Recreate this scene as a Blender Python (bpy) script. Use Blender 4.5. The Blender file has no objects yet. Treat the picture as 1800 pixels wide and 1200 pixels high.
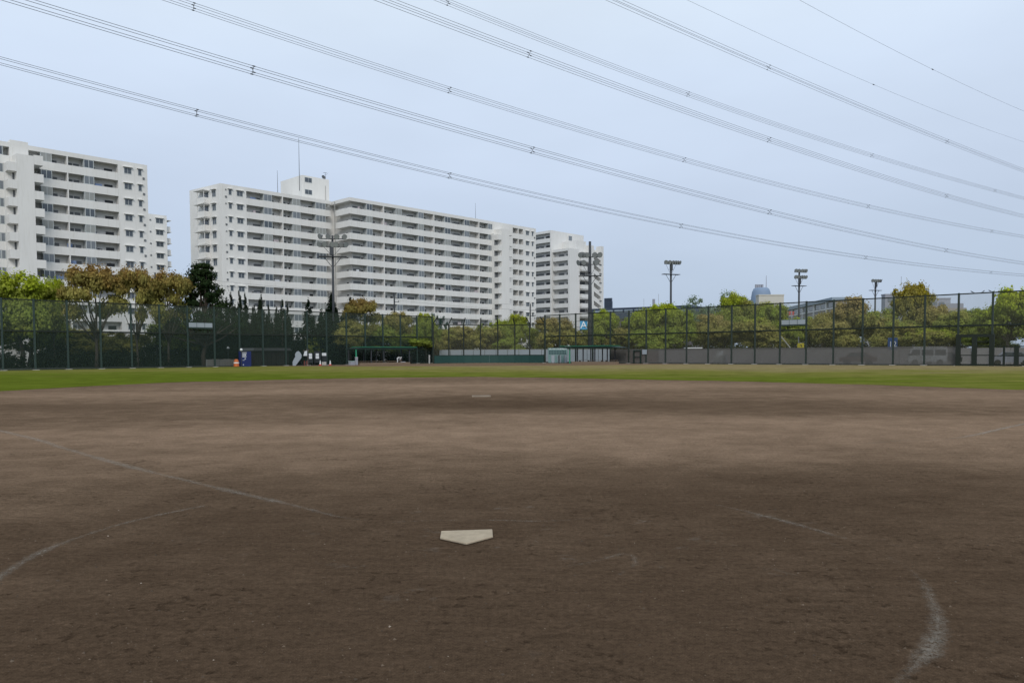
import bpy, math, random
import numpy as np
from mathutils import Vector, Matrix
SC = bpy.context.scene
COL = SC.collection
R_ = math.radians
rnd = random.Random(7)

# ------------------------------------------------------------------ camera
F = 1334.0; PITCH = R_(2.5); ROLL = -0.005; EYE = 1.52
CY = 621 + F*math.tan(PITCH)
cam_d = bpy.data.cameras.new('camera'); cam = bpy.data.objects.new('camera', cam_d); COL.objects.link(cam)
cam_d.sensor_width = 36.0; cam_d.lens = F/1800*36.0; cam_d.shift_y = (CY-600)/1800.0
cam_d.clip_start = 0.1; cam_d.clip_end = 6000
MR = Matrix.Rotation(math.pi/2-PITCH, 3, 'X') @ Matrix.Rotation(ROLL, 3, 'Z')
cam.matrix_world = Matrix.Translation((0, 0, EYE)) @ MR.to_4x4()
SC.camera = cam
EYEV = Vector((0, 0, EYE))

# ------------------------------------------------------------------ sky, sun, exposure
world = bpy.data.worlds.new('World'); SC.world = world; world.use_nodes = True
SUN_EL, SUN_AZ = R_(36), R_(174)          # azimuth clockwise from +Y: behind the camera, a little to the left
def build_world():
    nt = world.node_tree; N = nt.nodes; L = nt.links; N.clear()
    out = N.new('ShaderNodeOutputWorld'); bg = N.new('ShaderNodeBackground'); bg.inputs[1].default_value = 0.1
    sky = N.new('ShaderNodeTexSky'); sky.sky_type = 'NISHITA'; sky.sun_disc = False
    sky.sun_elevation = SUN_EL; sky.sun_rotation = SUN_AZ; sky.air_density = 1.0; sky.dust_density = 2.0
    tc = N.new('ShaderNodeTexCoord'); sep = N.new('ShaderNodeSeparateXYZ'); L.new(tc.outputs['Generated'], sep.inputs[0])
    rp = N.new('ShaderNodeValToRGB'); cr = rp.color_ramp
    cr.elements[0].position = 0.0; cr.elements[0].color = (.45, .545, .70, 1)
    cr.elements[1].position = 1.0; cr.elements[1].color = (.82, .93, 1.0, 1)
    for p, c in ((.09, (.51, .61, .765, 1)), (.20, (.60, .70, .865, 1)), (.33, (.68, .79, .955, 1)), (.42, (.74, .85, .985, 1)), (.6, (.76, .88, 1.0, 1))):
        e = cr.elements.new(p); e.color = c
    L.new(sep.outputs['Z'], rp.inputs[0])
    mp = N.new('ShaderNodeMapping'); mp.inputs['Scale'].default_value = (1.6, 1.6, 4.5); L.new(tc.outputs['Generated'], mp.inputs[0])
    nz = N.new('ShaderNodeTexNoise'); nz.inputs['Scale'].default_value = 1.6; nz.inputs['Detail'].default_value = 4; nz.inputs['Roughness'].default_value = .5
    L.new(mp.outputs[0], nz.inputs['Vector'])
    mr = N.new('ShaderNodeMapRange'); mr.inputs[1].default_value = .3; mr.inputs[2].default_value = .7; mr.inputs[3].default_value = 9.55; mr.inputs[4].default_value = 10.5
    L.new(nz.outputs[0], mr.inputs[0])
    vm = N.new('ShaderNodeVectorMath'); vm.operation = 'SCALE'; L.new(rp.outputs[0], vm.inputs[0]); L.new(mr.outputs[0], vm.inputs['Scale'])
    mx = N.new('ShaderNodeMixRGB'); mx.inputs[0].default_value = .93; L.new(sky.outputs[0], mx.inputs[1]); L.new(vm.outputs[0], mx.inputs[2])
    L.new(mx.outputs[0], bg.inputs[0]); L.new(bg.outputs[0], out.inputs[0])
build_world()
sd = bpy.data.lights.new('sun', 'SUN'); sd.energy = 1.5; sd.angle = R_(25); sd.color = (1, .95, .88)
sun = bpy.data.objects.new('sun', sd); COL.objects.link(sun)
sdir = Vector((math.sin(SUN_AZ)*math.cos(SUN_EL), math.cos(SUN_AZ)*math.cos(SUN_EL), math.sin(SUN_EL)))
sun.rotation_euler = sdir.to_track_quat('Z', 'Y').to_euler(); sun.location = (0, -20, 60)
SC.view_settings.view_transform = 'Standard'; SC.view_settings.look = 'None'
SC.view_settings.gamma = 1; SC.view_settings.exposure = 0; SC.view_settings.use_curve_mapping = False
SC.cycles.transparent_max_bounces = 12; SC.cycles.max_bounces = 6

# ------------------------------------------------------------------ pixel of the photograph -> direction
def ray(px, py): return MR @ Vector(((px-900)/F, (CY-py)/F, -1.0))
def atZ(px, py, z=0.0):
    d = ray(px, py); return EYEV + d*((z-EYE)/d.z)
def atY(px, py, y):
    d = ray(px, py); return EYEV + d*(y/d.y)
def onplane(px, py, P, n):
    d = ray(px, py); n = Vector((n[0], n[1], 0)); P = Vector((P[0], P[1], 0))
    t = (P-Vector((0, 0, 0))).dot(n)/d.dot(n); return EYEV + d*t

# ------------------------------------------------------------------ materials
def newmat(name):
    m = bpy.data.materials.new(name); m.use_nodes = True
    nt = m.node_tree; nt.nodes.clear(); o = nt.nodes.new('ShaderNodeOutputMaterial'); b = nt.nodes.new('ShaderNodeBsdfPrincipled')
    nt.links.new(b.outputs[0], o.inputs[0]); return m, nt, b, o
def plain(name, col, rough=.7, metal=0.0, var=.12, scale=1.5, bump=0.0, stretch=(1, 1, 1), spec=.3):
    m, nt, b, o = newmat(name); N = nt.nodes; L = nt.links
    tc = N.new('ShaderNodeTexCoord'); mp = N.new('ShaderNodeMapping'); mp.inputs['Scale'].default_value = stretch
    L.new(tc.outputs['Object'], mp.inputs[0])
    nz = N.new('ShaderNodeTexNoise'); nz.inputs['Scale'].default_value = scale; nz.inputs['Detail'].default_value = 6; nz.inputs['Roughness'].default_value = .62
    L.new(mp.outputs[0], nz.inputs['Vector'])
    mx = N.new('ShaderNodeMixRGB'); L.new(nz.outputs[0], mx.inputs[0])
    c = np.array(col); mx.inputs[1].default_value = (*(c*(1-var)), 1); mx.inputs[2].default_value = (*np.minimum(c*(1+var), .95), 1)
    L.new(mx.outputs[0], b.inputs['Base Color']); b.inputs['Roughness'].default_value = rough; b.inputs['Metallic'].default_value = metal
    b.inputs['Specular IOR Level'].default_value = spec
    if bump:
        bp = N.new('ShaderNodeBump'); bp.inputs['Strength'].default_value = bump; L.new(nz.outputs[0], bp.inputs['Height']); L.new(bp.outputs[0], b.inputs['Normal'])
    return m
def net_mat(name, col, op, rough=.8):
    """fine mesh netting, too far away for its threads to be told apart"""
    m, nt, b, o = newmat(name); N = nt.nodes; L = nt.links
    b.inputs['Base Color'].default_value = (*col, 1); b.inputs['Roughness'].default_value = rough; b.inputs['Specular IOR Level'].default_value = .1
    t = N.new('ShaderNodeBsdfTransparent'); mx = N.new('ShaderNodeMixShader')
    tc = N.new('ShaderNodeTexCoord'); nz = N.new('ShaderNodeTexNoise'); nz.inputs['Scale'].default_value = .35; nz.inputs['Detail'].default_value = 3
    L.new(tc.outputs['Object'], nz.inputs['Vector'])
    mr = N.new('ShaderNodeMapRange'); mr.inputs[1].default_value = .3; mr.inputs[2].default_value = .7; mr.inputs[3].default_value = op*.88; mr.inputs[4].default_value = min(1, op*1.12)
    L.new(nz.outputs[0], mr.inputs[0]); L.new(mr.outputs[0], mx.inputs[0]); L.new(t.outputs[0], mx.inputs[1]); L.new(b.outputs[0], mx.inputs[2]); L.new(mx.outputs[0], o.inputs[0])
    return m
def leaf_mat():
    m, nt, b, o = newmat('leaves'); N = nt.nodes; L = nt.links; N.remove(b)
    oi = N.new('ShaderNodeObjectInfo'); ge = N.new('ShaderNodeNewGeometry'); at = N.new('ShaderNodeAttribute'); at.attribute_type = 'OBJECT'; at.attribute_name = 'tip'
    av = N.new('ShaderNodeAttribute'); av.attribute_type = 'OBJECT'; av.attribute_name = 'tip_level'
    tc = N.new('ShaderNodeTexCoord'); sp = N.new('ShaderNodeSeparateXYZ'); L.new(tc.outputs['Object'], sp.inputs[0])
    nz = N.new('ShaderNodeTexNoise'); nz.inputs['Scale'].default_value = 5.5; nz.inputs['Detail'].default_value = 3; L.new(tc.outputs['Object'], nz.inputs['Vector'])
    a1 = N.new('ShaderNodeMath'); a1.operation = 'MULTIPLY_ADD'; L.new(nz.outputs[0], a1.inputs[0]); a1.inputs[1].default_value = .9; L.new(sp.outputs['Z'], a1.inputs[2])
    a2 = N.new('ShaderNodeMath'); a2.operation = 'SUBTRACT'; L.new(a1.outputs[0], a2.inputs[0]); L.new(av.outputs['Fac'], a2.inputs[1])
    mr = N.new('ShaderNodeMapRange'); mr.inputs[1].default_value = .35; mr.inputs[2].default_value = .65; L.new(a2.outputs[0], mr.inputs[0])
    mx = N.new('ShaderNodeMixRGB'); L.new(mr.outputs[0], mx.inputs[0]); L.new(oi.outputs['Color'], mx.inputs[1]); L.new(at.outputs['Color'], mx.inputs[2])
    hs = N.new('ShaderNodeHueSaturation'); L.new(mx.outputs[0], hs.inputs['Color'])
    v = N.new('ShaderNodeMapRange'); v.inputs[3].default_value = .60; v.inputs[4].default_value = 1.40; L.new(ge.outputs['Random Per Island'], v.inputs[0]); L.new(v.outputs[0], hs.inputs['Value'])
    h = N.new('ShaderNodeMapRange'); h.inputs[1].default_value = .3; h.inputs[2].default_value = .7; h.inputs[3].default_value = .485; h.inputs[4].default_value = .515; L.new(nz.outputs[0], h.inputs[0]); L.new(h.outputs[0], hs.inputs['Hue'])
    d = N.new('ShaderNodeBsdfDiffuse'); t = N.new('ShaderNodeBsdfTranslucent'); ms = N.new('ShaderNodeMixShader'); ms.inputs[0].default_value = .45
    L.new(hs.outputs[0], d.inputs[0]); L.new(hs.outputs[0], t.inputs[0]); L.new(d.outputs[0], ms.inputs[1]); L.new(t.outputs[0], ms.inputs[2]); L.new(ms.outputs[0], o.inputs[0])
    return m
M = {}
def wall_mat(name, col):
    m, nt, b, o = newmat(name); N = nt.nodes; L = nt.links
    tc = N.new('ShaderNodeTexCoord')
    def noise(scale, st, det=5):
        mp = N.new('ShaderNodeMapping'); mp.inputs['Scale'].default_value = st; L.new(tc.outputs['Object'], mp.inputs[0])
        n = N.new('ShaderNodeTexNoise'); n.inputs['Scale'].default_value = scale; n.inputs['Detail'].default_value = det; L.new(mp.outputs[0], n.inputs['Vector']); return n
    n1 = noise(.5, (1, 1, .25)); n2 = noise(3.0, (1, 1, .12))
    mx = N.new('ShaderNodeMixRGB'); mx.inputs[1].default_value = (*(np.array(col)*.90), 1); mx.inputs[2].default_value = (*(np.array(col)*1.06), 1); L.new(n1.outputs[0], mx.inputs[0])
    r = N.new('ShaderNodeMapRange'); r.inputs[1].default_value = .52; r.inputs[2].default_value = .8; r.inputs[4].default_value = .45; L.new(n2.outputs[0], r.inputs[0])
    m2 = N.new('ShaderNodeMixRGB'); m2.blend_type = 'MULTIPLY'; m2.inputs[2].default_value = (.78, .77, .72, 1); L.new(r.outputs[0], m2.inputs[0]); L.new(mx.outputs[0], m2.inputs[1])
    L.new(m2.outputs[0], b.inputs['Base Color']); b.inputs['Roughness'].default_value = .85; b.inputs['Specular IOR Level'].default_value = .15
    return m
M['wall'] = wall_mat('white_painted_concrete', (.735, .725, .70))
M['wall2'] = wall_mat('greyer_painted_concrete', (.70, .695, .68))
M['frame'] = plain('aluminium_frame', (.50, .53, .53), .5, .0, .06)
M['glass'] = plain('window_glass', (.06, .075, .09), .12, 0, .25, .8, spec=.8)
M['curtain'] = plain('curtained_glass', (.17, .19, .21), .25, 0, .25, .7, spec=.6)
M['blind'] = plain('drawn_blind', (.30, .31, .30), .5, 0, .2, .7)
M['cloth'] = plain('hanging_laundry', (.45, .40, .42), .9, 0, .5, 3)
M['cloth2'] = plain('blue_laundry', (.16, .22, .36), .9, 0, .4, 3)
M['dark'] = plain('dark_opening', (.028, .03, .034), .3, 0, .3)
M['doorgrey'] = plain('grey_door', (.16, .17, .18), .5)
M['post'] = plain('fence_post_paint', (.030, .050, .043), .5, .0, .25, 3)
M['post2'] = plain('fence_post_paint_dark', (.028, .040, .032), .5, .0, .25, 3)
M['rail'] = plain('fence_rail_paint', (.014, .020, .014), .6)
M['net'] = net_mat('green_netting', (.080, .105, .085), .30)
M['netd'] = net_mat('dense_green_netting', (.026, .040, .035), .52)
M['net2'] = net_mat('thin_netting', (.16, .17, .125), .22)
M['net3'] = net_mat('thin_netting_low', (.10, .105, .075), .27)
M['band'] = net_mat('grey_windbreak_netting', (.115, .112, .105), .79)
M['pole'] = plain('pole_steel', (.055, .06, .068), .55, .2, .2, 2)
M['lampm'] = plain('floodlight_housing', (.11, .115, .12), .4, .5, .2)
M['lens'] = plain('floodlight_glass', (.26, .28, .28), .15, 0, .2, spec=.8)
M['wire'] = plain('conductor_aluminium', (.10, .105, .115), .5, .3, .1)
M['bark'] = plain('bark', (.075, .06, .048), .9, 0, .4, 9, .4, (1, 1, .3))
M['bark2'] = plain('pale_bark', (.16, .14, .12), .9, 0, .4, 9, .4, (1, 1, .3))
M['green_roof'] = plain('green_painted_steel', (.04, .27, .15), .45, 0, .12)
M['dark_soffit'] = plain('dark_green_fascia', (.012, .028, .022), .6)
M['pad'] = plain('dark_green_padding', (.020, .062, .055), .6, 0, .2, 1)
M['panel_white'] = plain('white_steel_panel', (.30, .34, .375), .5, 0, .10, .6)
M['score'] = plain('scoreboard_teal', (.15, .25, .245), .6, 0, .12)
M['score_dark'] = plain('scoreboard_slot', (.02, .05, .06), .6)
M['bench'] = plain('bench_timber', (.22, .16, .11), .8, 0, .3, 4)
M['concrete'] = plain('concrete', (.40, .38, .35), .9, 0, .2, 2, .3)
M['blue'] = plain('navy_cabinet', (.018, .028, .12), .4, 0, .2)
M['blue_sign'] = plain('blue_sign', (.07, .29, .50), .5, 0, .05)
M['navy_sign'] = plain('deep_blue_sign', (.02, .07, .22), .5, 0, .05)
M['white'] = plain('white_paint', (.72, .73, .73), .6, 0, .06)
M['paper'] = plain('paper_notice', (.62, .65, .68), .8, 0, .06)
M['orange'] = plain('orange_plastic', (.48, .12, .03), .5, 0, .12)
M['cone_red'] = plain('red_cone_plastic', (.55, .05, .03), .5, 0, .12)
M['yellow'] = plain('yellow_sign', (.62, .52, .04), .5, 0, .08)
M['red'] = plain('red_letters', (.62, .06, .04), .5, 0, .05)
M['black'] = plain('black_rubber', (.02, .02, .022), .6)
M['crow'] = plain('crow_feathers', (.015, .016, .02), .5)
M['slate'] = plain('dark_board', (.02, .026, .03), .6)
M['shed'] = plain('brown_shed_boards', (.05, .042, .038), .85, 0, .3, 3, .2, (1, 1, .2))
M['shed_roof'] = plain('grey_sheet_roof', (.17, .17, .175), .6)
M['pipe'] = plain('drain_pipe', (.35, .35, .34), .6)
M['navy_b'] = plain('navy_metal_cladding', (.055, .075, .115), .6, 0, .15, .3)
M['brown_b'] = plain('grey_brown_cladding', (.14, .13, .14), .8, 0, .15, .3)
M['dome'] = plain('blue_dome_cladding', (.20, .27, .38), .6, 0, .08, .1)
M['beige'] = plain('beige_concrete', (.52, .50, .44), .8, 0, .08, .1)
M['off_wall'] = plain('grey_tile_cladding', (.30, .28, .28), .8, 0, .1, .1)
M['off_roof'] = plain('blue_grey_roof', (.26, .32, .38), .7, 0, .1, .1)
M['far_wall'] = plain('distant_pale_wall', (.31, .32, .36), .8, 0, .08, .1)
M['far_tan'] = plain('distant_tan_wall', (.33, .30, .27), .8, 0, .08, .1)
M['teal_roof'] = plain('pale_teal_roof', (.42, .55, .52), .6, 0, .1)
M['lowwall'] = plain('low_brown_wall', (.13, .085, .075), .9, 0, .2, 1)
M['van'] = plain('van_paint', (.70, .72, .74), .3, 0, .04, spec=.5)
M['skin'] = plain('skin', (.42, .26, .19), .6)
M['leaf'] = leaf_mat()

# ------------------------------------------------------------------ mesh helpers
class G:
    def __init__(s): s.v = []; s.f = []
    def add(s, vs, fs):
        o = len(s.v); s.v += [tuple(v) for v in vs]; s.f += [tuple(i+o for i in f) for f in fs]; return s
    def box(s, x0, x1, y0, y1, z0, z1):
        return s.add([(x0, y0, z0), (x1, y0, z0), (x1, y1, z0), (x0, y1, z0), (x0, y0, z1), (x1, y0, z1), (x1, y1, z1), (x0, y1, z1)],
                     [(0, 3, 2, 1), (4, 5, 6, 7), (0, 1, 5, 4), (1, 2, 6, 5), (2, 3, 7, 6), (3, 0, 4, 7)])
    def prism(s, pts, z0, z1):           # pts counter-clockwise in XY
        n = len(pts); vs = [(p[0], p[1], z0) for p in pts]+[(p[0], p[1], z1) for p in pts]
        return s.add(vs, [tuple(range(n-1, -1, -1)), tuple(range(n, 2*n))]+[(i, (i+1) % n, n+(i+1) % n, n+i) for i in range(n)])
    def prism_y(s, pts, y0, y1):         # outline in XZ (counter-clockwise seen from -Y), pushed along Y
        n = len(pts); vs = [(p[0], y0, p[1]) for p in pts]+[(p[0], y1, p[1]) for p in pts]
        return s.add(vs, [tuple(range(n)), tuple(range(2*n-1, n-1, -1))]+[(i, n+i, n+(i+1) % n, (i+1) % n) for i in range(n)])
    def tube(s, pts, rs, n=6, cap=True):
        pts = [Vector(p) for p in pts]
        if not isinstance(rs, (list, tuple)): rs = [rs]*len(pts)
        vs = []; up0 = None
        for i, p in enumerate(pts):
            t = (pts[min(i+1, len(pts)-1)]-pts[max(i-1, 0)]).normalized()
            a = t.cross(Vector((0, 0, 1)) if abs(t.z) < .95 else Vector((1, 0, 0))).normalized()
            if up0 is not None and a.dot(up0) < 0: a = -a
            up0 = a; b = t.cross(a)
            for k in range(n):
                q = 2*math.pi*k/n; vs.append(p+(a*math.cos(q)+b*math.sin(q))*rs[i])
        fs = [(i*n+k, i*n+(k+1) % n, (i+1)*n+(k+1) % n, (i+1)*n+k) for i in range(len(pts)-1) for k in range(n)]
        if cap: fs += [tuple(range(n-1, -1, -1)), tuple((len(pts)-1)*n+k for k in range(n))]
        return s.add(vs, fs)
    def lathe(s, prof, n=12, c=(0, 0, 0)):
        vs = []
        for r, z in prof:
            for k in range(n):
                q = 2*math.pi*k/n; vs.append((c[0]+r*math.cos(q), c[1]+r*math.sin(q), c[2]+z))
        m = len(prof)
        fs = [(i*n+k, i*n+(k+1) % n, (i+1)*n+(k+1) % n, (i+1)*n+k) for i in range(m-1) for k in range(n)]
        fs += [tuple(range(n-1, -1, -1)), tuple((m-1)*n+k for k in range(n))]
        return s.add(vs, fs)
    def mesh(s, name, mat, smooth=False):
        me = bpy.data.meshes.new(name); me.from_pydata(s.v, [], s.f)
        for m in (mat if isinstance(mat, list) else [mat]): me.materials.append(M[m] if isinstance(m, str) else m)
        if smooth: me.shade_smooth()
        me.update(); return me
def put(name, me, parent=None, loc=(0, 0, 0), rz=0.0):
    o = bpy.data.objects.new(name, me); COL.objects.link(o)
    o.location = loc; o.rotation_euler = (0, 0, rz)
    if parent: o.parent = parent
    return o
def tag(o, label=None, cat=None, group=None, kind=None):
    if label: o['label'] = label
    if cat: o['category'] = cat
    if group: o['group'] = group
    if kind: o['kind'] = kind
    return o
def thing(name, label, cat, loc=(0, 0, 0), rz=0.0, group=None):
    return tag(put(name, None, None, loc, rz), label, cat, group)
def part(name, g, mat, parent, loc=(0, 0, 0), rz=0.0, smooth=False):
    return put(name, g.mesh(name, mat, smooth) if isinstance(g, G) else g, parent, loc, rz)
def text_mesh(s, size, depth, mat):
    c = bpy.data.curves.new('txt', 'FONT'); c.body = s; c.size = size; c.extrude = depth/2; c.align_x = 'CENTER'; c.align_y = 'CENTER'; c.resolution_u = 3
    o = bpy.data.objects.new('txt', c); COL.objects.link(o); bpy.context.view_layer.update()
    me = bpy.data.meshes.new_from_object(o.evaluated_get(bpy.context.evaluated_depsgraph_get()))
    bpy.data.objects.remove(o); me.materials.clear(); me.materials.append(M[mat])
    me.transform(Matrix.Rotation(math.pi/2, 4, 'X')); return me      # reads from -Y

# ------------------------------------------------------------------ ground
def sheet(name, pts, z, mat, cat=None):
    me = bpy.data.meshes.new(name); me.from_pydata([(p[0], p[1], z) for p in pts], [], [tuple(range(len(pts)))]); me.materials.append(mat)
    o = put(name, me); o['kind'] = 'structure'; return o

def ground_mat():
    m, nt, b, o = newmat('park_ground'); N = nt.nodes; L = nt.links
    tc = N.new('ShaderNodeTexCoord'); n = N.new('ShaderNodeTexNoise'); n.inputs['Scale'].default_value = .08; n.inputs['Detail'].default_value = 8; L.new(tc.outputs['Object'], n.inputs['Vector'])
    mx = N.new('ShaderNodeMixRGB'); mx.inputs[1].default_value = (.05, .05, .045, 1); mx.inputs[2].default_value = (.05, .06, .028, 1); L.new(n.outputs[0], mx.inputs[0])
    L.new(mx.outputs[0], b.inputs['Base Color']); b.inputs['Roughness'].default_value = .95; return m
sheet('ground', [(-3000, -600), (3000, -600), (3000, 5000), (-3000, 5000)], -.004, ground_mat())

def grass_mat():
    m, nt, b, o = newmat('mown_grass'); N = nt.nodes; L = nt.links
    tc = N.new('ShaderNodeTexCoord')
    def noise(scale, st=(1, 1, 1), det=6, rough=.6):
        mp = N.new('ShaderNodeMapping'); mp.inputs['Scale'].default_value = st; L.new(tc.outputs['Object'], mp.inputs[0])
        n = N.new('ShaderNodeTexNoise'); n.inputs['Scale'].default_value = scale; n.inputs['Detail'].default_value = det; n.inputs['Roughness'].default_value = rough; L.new(mp.outputs[0], n.inputs['Vector']); return n
    big = noise(.11, (1, 2.2, 1), 7, .7); mid = noise(.5, (1, 1, 1), 6, .7); fine = noise(9, (1, 1, 1), 4)
    sp = N.new('ShaderNodeSeparateXYZ'); L.new(tc.outputs['Object'], sp.inputs[0])
    # worn, drier turf towards the far side and the right, lush belt along the infield edge
    mr = N.new('ShaderNodeMapRange'); mr.inputs[1].default_value = -30; mr.inputs[2].default_value = 30; mr.inputs[3].default_value = -.16; mr.inputs[4].default_value = .22; L.new(sp.outputs['X'], mr.inputs[0])
    my = N.new('ShaderNodeMapRange'); my.inputs[1].default_value = 44; my.inputs[2].default_value = 75; my.inputs[3].default_value = -.22; my.inputs[4].default_value = .22; L.new(sp.outputs['Y'], my.inputs[0])
    a = N.new('ShaderNodeMath'); a.operation = 'ADD'; L.new(mr.outputs[0], a.inputs[0]); L.new(my.outputs[0], a.inputs[1])
    a2 = N.new('ShaderNodeMath'); a2.operation = 'ADD'; L.new(a.outputs[0], a2.inputs[0]); L.new(big.outputs[0], a2.inputs[1])
    cr = N.new('ShaderNodeValToRGB'); e = cr.color_ramp.elements; e[0].position = .34; e[0].color = (.092, .116, .014, 1); e[1].position = .85; e[1].color = (.215, .170, .085, 1)
    x = cr.color_ramp.elements.new(.60); x.color = (.152, .146, .036, 1)
    L.new(a2.outputs[0], cr.inputs[0])
    m1 = N.new('ShaderNodeMixRGB'); m1.blend_type = 'OVERLAY'; m1.inputs[0].default_value = .75; L.new(cr.outputs[0], m1.inputs[1]); L.new(mid.outputs[0], m1.inputs[2])
    m2 = N.new('ShaderNodeMixRGB'); m2.blend_type = 'OVERLAY'; m2.inputs[0].default_value = .35; L.new(m1.outputs[0], m2.inputs[1]); L.new(fine.outputs[0], m2.inputs[2])
    L.new(m2.outputs[0], b.inputs['Base Color']); b.inputs['Roughness'].default_value = 1; b.inputs['Specular IOR Level'].default_value = 0
    bp = N.new('ShaderNodeBump'); bp.inputs['Strength'].default_value = .5; bp.inputs['Distance'].default_value = .05; L.new(fine.outputs[0], bp.inputs['Height']); L.new(bp.outputs[0], b.inputs['Normal'])
    return m
GRASS = grass_mat()

def dirt_mat():
    m, nt, b, o = newmat('infield_dirt'); N = nt.nodes; L = nt.links
    tc = N.new('ShaderNodeTexCoord')
    def noise(scale, st=(1, 1, 1), det=6, rough=.6, rot=0):
        mp = N.new('ShaderNodeMapping'); mp.inputs['Scale'].default_value = st; mp.inputs['Rotation'].default_value = (0, 0, rot); L.new(tc.outputs['Object'], mp.inputs[0])
        n = N.new('ShaderNodeTexNoise'); n.inputs['Scale'].default_value = scale; n.inputs['Detail'].default_value = det; n.inputs['Roughness'].default_value = rough; L.new(mp.outputs[0], n.inputs['Vector']); return n
    def mth(op, a, b_, c=None):
        k = N.new('ShaderNodeMath'); k.operation = op
        for i, v in enumerate((a, b_, c)):
            if v is None: continue
            if hasattr(v, 'links'): L.new(v, k.inputs[i])
            else: k.inputs[i].default_value = v
        return k.outputs[0]
    warp = noise(.35, det=3); wv = N.new('ShaderNodeVectorMath'); wv.operation = 'MULTIPLY_ADD'
    L.new(warp.outputs['Color'], wv.inputs[0]); wv.inputs[1].default_value = (3, 3, 0)
    sh = N.new('ShaderNodeVectorMath'); sh.operation = 'ADD'; L.new(tc.outputs['Object'], sh.inputs[0]); sh.inputs[1].default_value = (-1.5, -1.5, 0)
    L.new(sh.outputs[0], wv.inputs[2])
    def blob(x, y, rx, ry, w, rot=0):
        mp = N.new('ShaderNodeMapping'); mp.vector_type = 'TEXTURE'; mp.inputs['Location'].default_value = (x, y, 0); mp.inputs['Scale'].default_value = (rx, ry, 1e6); mp.inputs['Rotation'].default_value = (0, 0, rot)
        L.new(wv.outputs[0], mp.inputs[0]); g = N.new('ShaderNodeTexGradient'); g.gradient_type = 'SPHERICAL'; L.new(mp.outputs[0], g.inputs[0])
        s = N.new('ShaderNodeMapRange'); s.interpolation_type = 'SMOOTHERSTEP'; s.inputs[4].default_value = w; L.new(g.outputs['Fac'], s.inputs[0]); return s.outputs[0]
    big = noise(.16, (1, 1.6, 1), 5); mid = noise(1.3, (1, 1, 1), 8, .68); fine = noise(24, (1, 1, 1), 6, .75); grit = noise(95, (1, 1, 1), 3, .8)
    acc = mth('MULTIPLY_ADD', big.outputs[0], .65, .07)
    for bl in [(-1, 23.5, 9, 5.2, -.30), (5.5, 21.5, 9, 4.5, -.22), (-16, 22.5, 10, 2.6, -.22), (0, 35, 26, 9, .26), (-14, 29.5, 14, 5, .22), (15, 26, 14, 7, .18),
               (1, 14.5, 15, 8.0, .28), (9.5, 15.5, 8, 4, .15), (-7, 14.5, 7, 3.5, .12), (4.4, 8.8, 5.0, 2.6, -.20), (0, 5.5, 10, 7.5, -.40), (0, 2.5, 10, 3, -.22), (-4.5, 7.6, 2.6, 1.6, .10),
               (-28, 30, 12, 3.2, -.25), (26, 28, 12, 3.0, -.25)]:
        acc = mth('ADD', acc, blob(*bl))
    acc = mth('MULTIPLY_ADD', mth('SUBTRACT', mid.outputs[0], .5), .75, acc)
    cr = N.new('ShaderNodeValToRGB'); e = cr.color_ramp.elements
    e[0].position = .0; e[0].color = (.092, .061, .040, 1); e[1].position = 1.0; e[1].color = (.335, .232, .160, 1)
    x = e.new(.35); x.color = (.146, .099, .066, 1); x = e.new(.65); x.color = (.230, .157, .107, 1)
    L.new(acc, cr.inputs[0])
    # cleat pits, crumbs, scraps of chalk ground into the soil
    pit = noise(11, (1, 1, 1), 6, .68); pz = noise(.8, (1, 1, 1), 4, .6); pm_ = N.new('ShaderNodeMapRange'); pm_.inputs[1].default_value = .61; pm_.inputs[2].default_value = .76; L.new(mth('MULTIPLY_ADD', mth('SUBTRACT', pz.outputs[0], .5), .45, pit.outputs[0]), pm_.inputs[0]); pits = pm_.outputs[0]
    rake = noise(5, (.6, 2.2, 1), 6, .75, .35)
    ov = N.new('ShaderNodeMixRGB'); ov.blend_type = 'OVERLAY'; ov.inputs[0].default_value = .85; L.new(cr.outputs[0], ov.inputs[1]); L.new(fine.outputs[0], ov.inputs[2])
    o2 = N.new('ShaderNodeMixRGB'); o2.blend_type = 'OVERLAY'; o2.inputs[0].default_value = .8; L.new(ov.outputs[0], o2.inputs[1]); L.new(grit.outputs[0], o2.inputs[2])
    ck = noise(2.1, (1, 1, 1), 8, .75); ck.inputs['Distortion'].default_value = .4
    km = N.new('ShaderNodeMapRange'); km.inputs[1].default_value = .60; km.inputs[2].default_value = .74; km.inputs[4].default_value = 1; L.new(ck.outputs[0], km.inputs[0])
    near = blob(.4, 6.2, 4.2, 3.4, .5); k2 = mth('MULTIPLY', km.outputs[0], near)
    m3 = N.new('ShaderNodeMixRGB'); L.new(k2, m3.inputs[0]); L.new(o2.outputs[0], m3.inputs[1]); m3.inputs[2].default_value = (.26, .23, .20, 1)
    m4 = N.new('ShaderNodeMixRGB'); m4.blend_type = 'MULTIPLY'; m4.inputs[2].default_value = (.60, .58, .56, 1); L.new(mth('MULTIPLY', pits, .6), m4.inputs[0]); L.new(m3.outputs[0], m4.inputs[1]); m5 = N.new('ShaderNodeMixRGB'); m5.blend_type = 'OVERLAY'; m5.inputs[0].default_value = .5; L.new(m4.outputs[0], m5.inputs[1]); L.new(rake.outputs[0], m5.inputs[2]); L.new(m5.outputs[0], b.inputs['Base Color']); b.inputs['Roughness'].default_value = .95; b.inputs['Specular IOR Level'].default_value = 0
    hb = mth('MULTIPLY_ADD', fine.outputs[0], .55, mth('MULTIPLY', grit.outputs[0], .25)); hb = mth('MULTIPLY_ADD', mid.outputs[0], 1.2, hb); hb = mth('SUBTRACT', hb, mth('MULTIPLY', pits, .55)); hb = mth('MULTIPLY_ADD', rake.outputs[0], .3, hb)
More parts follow.
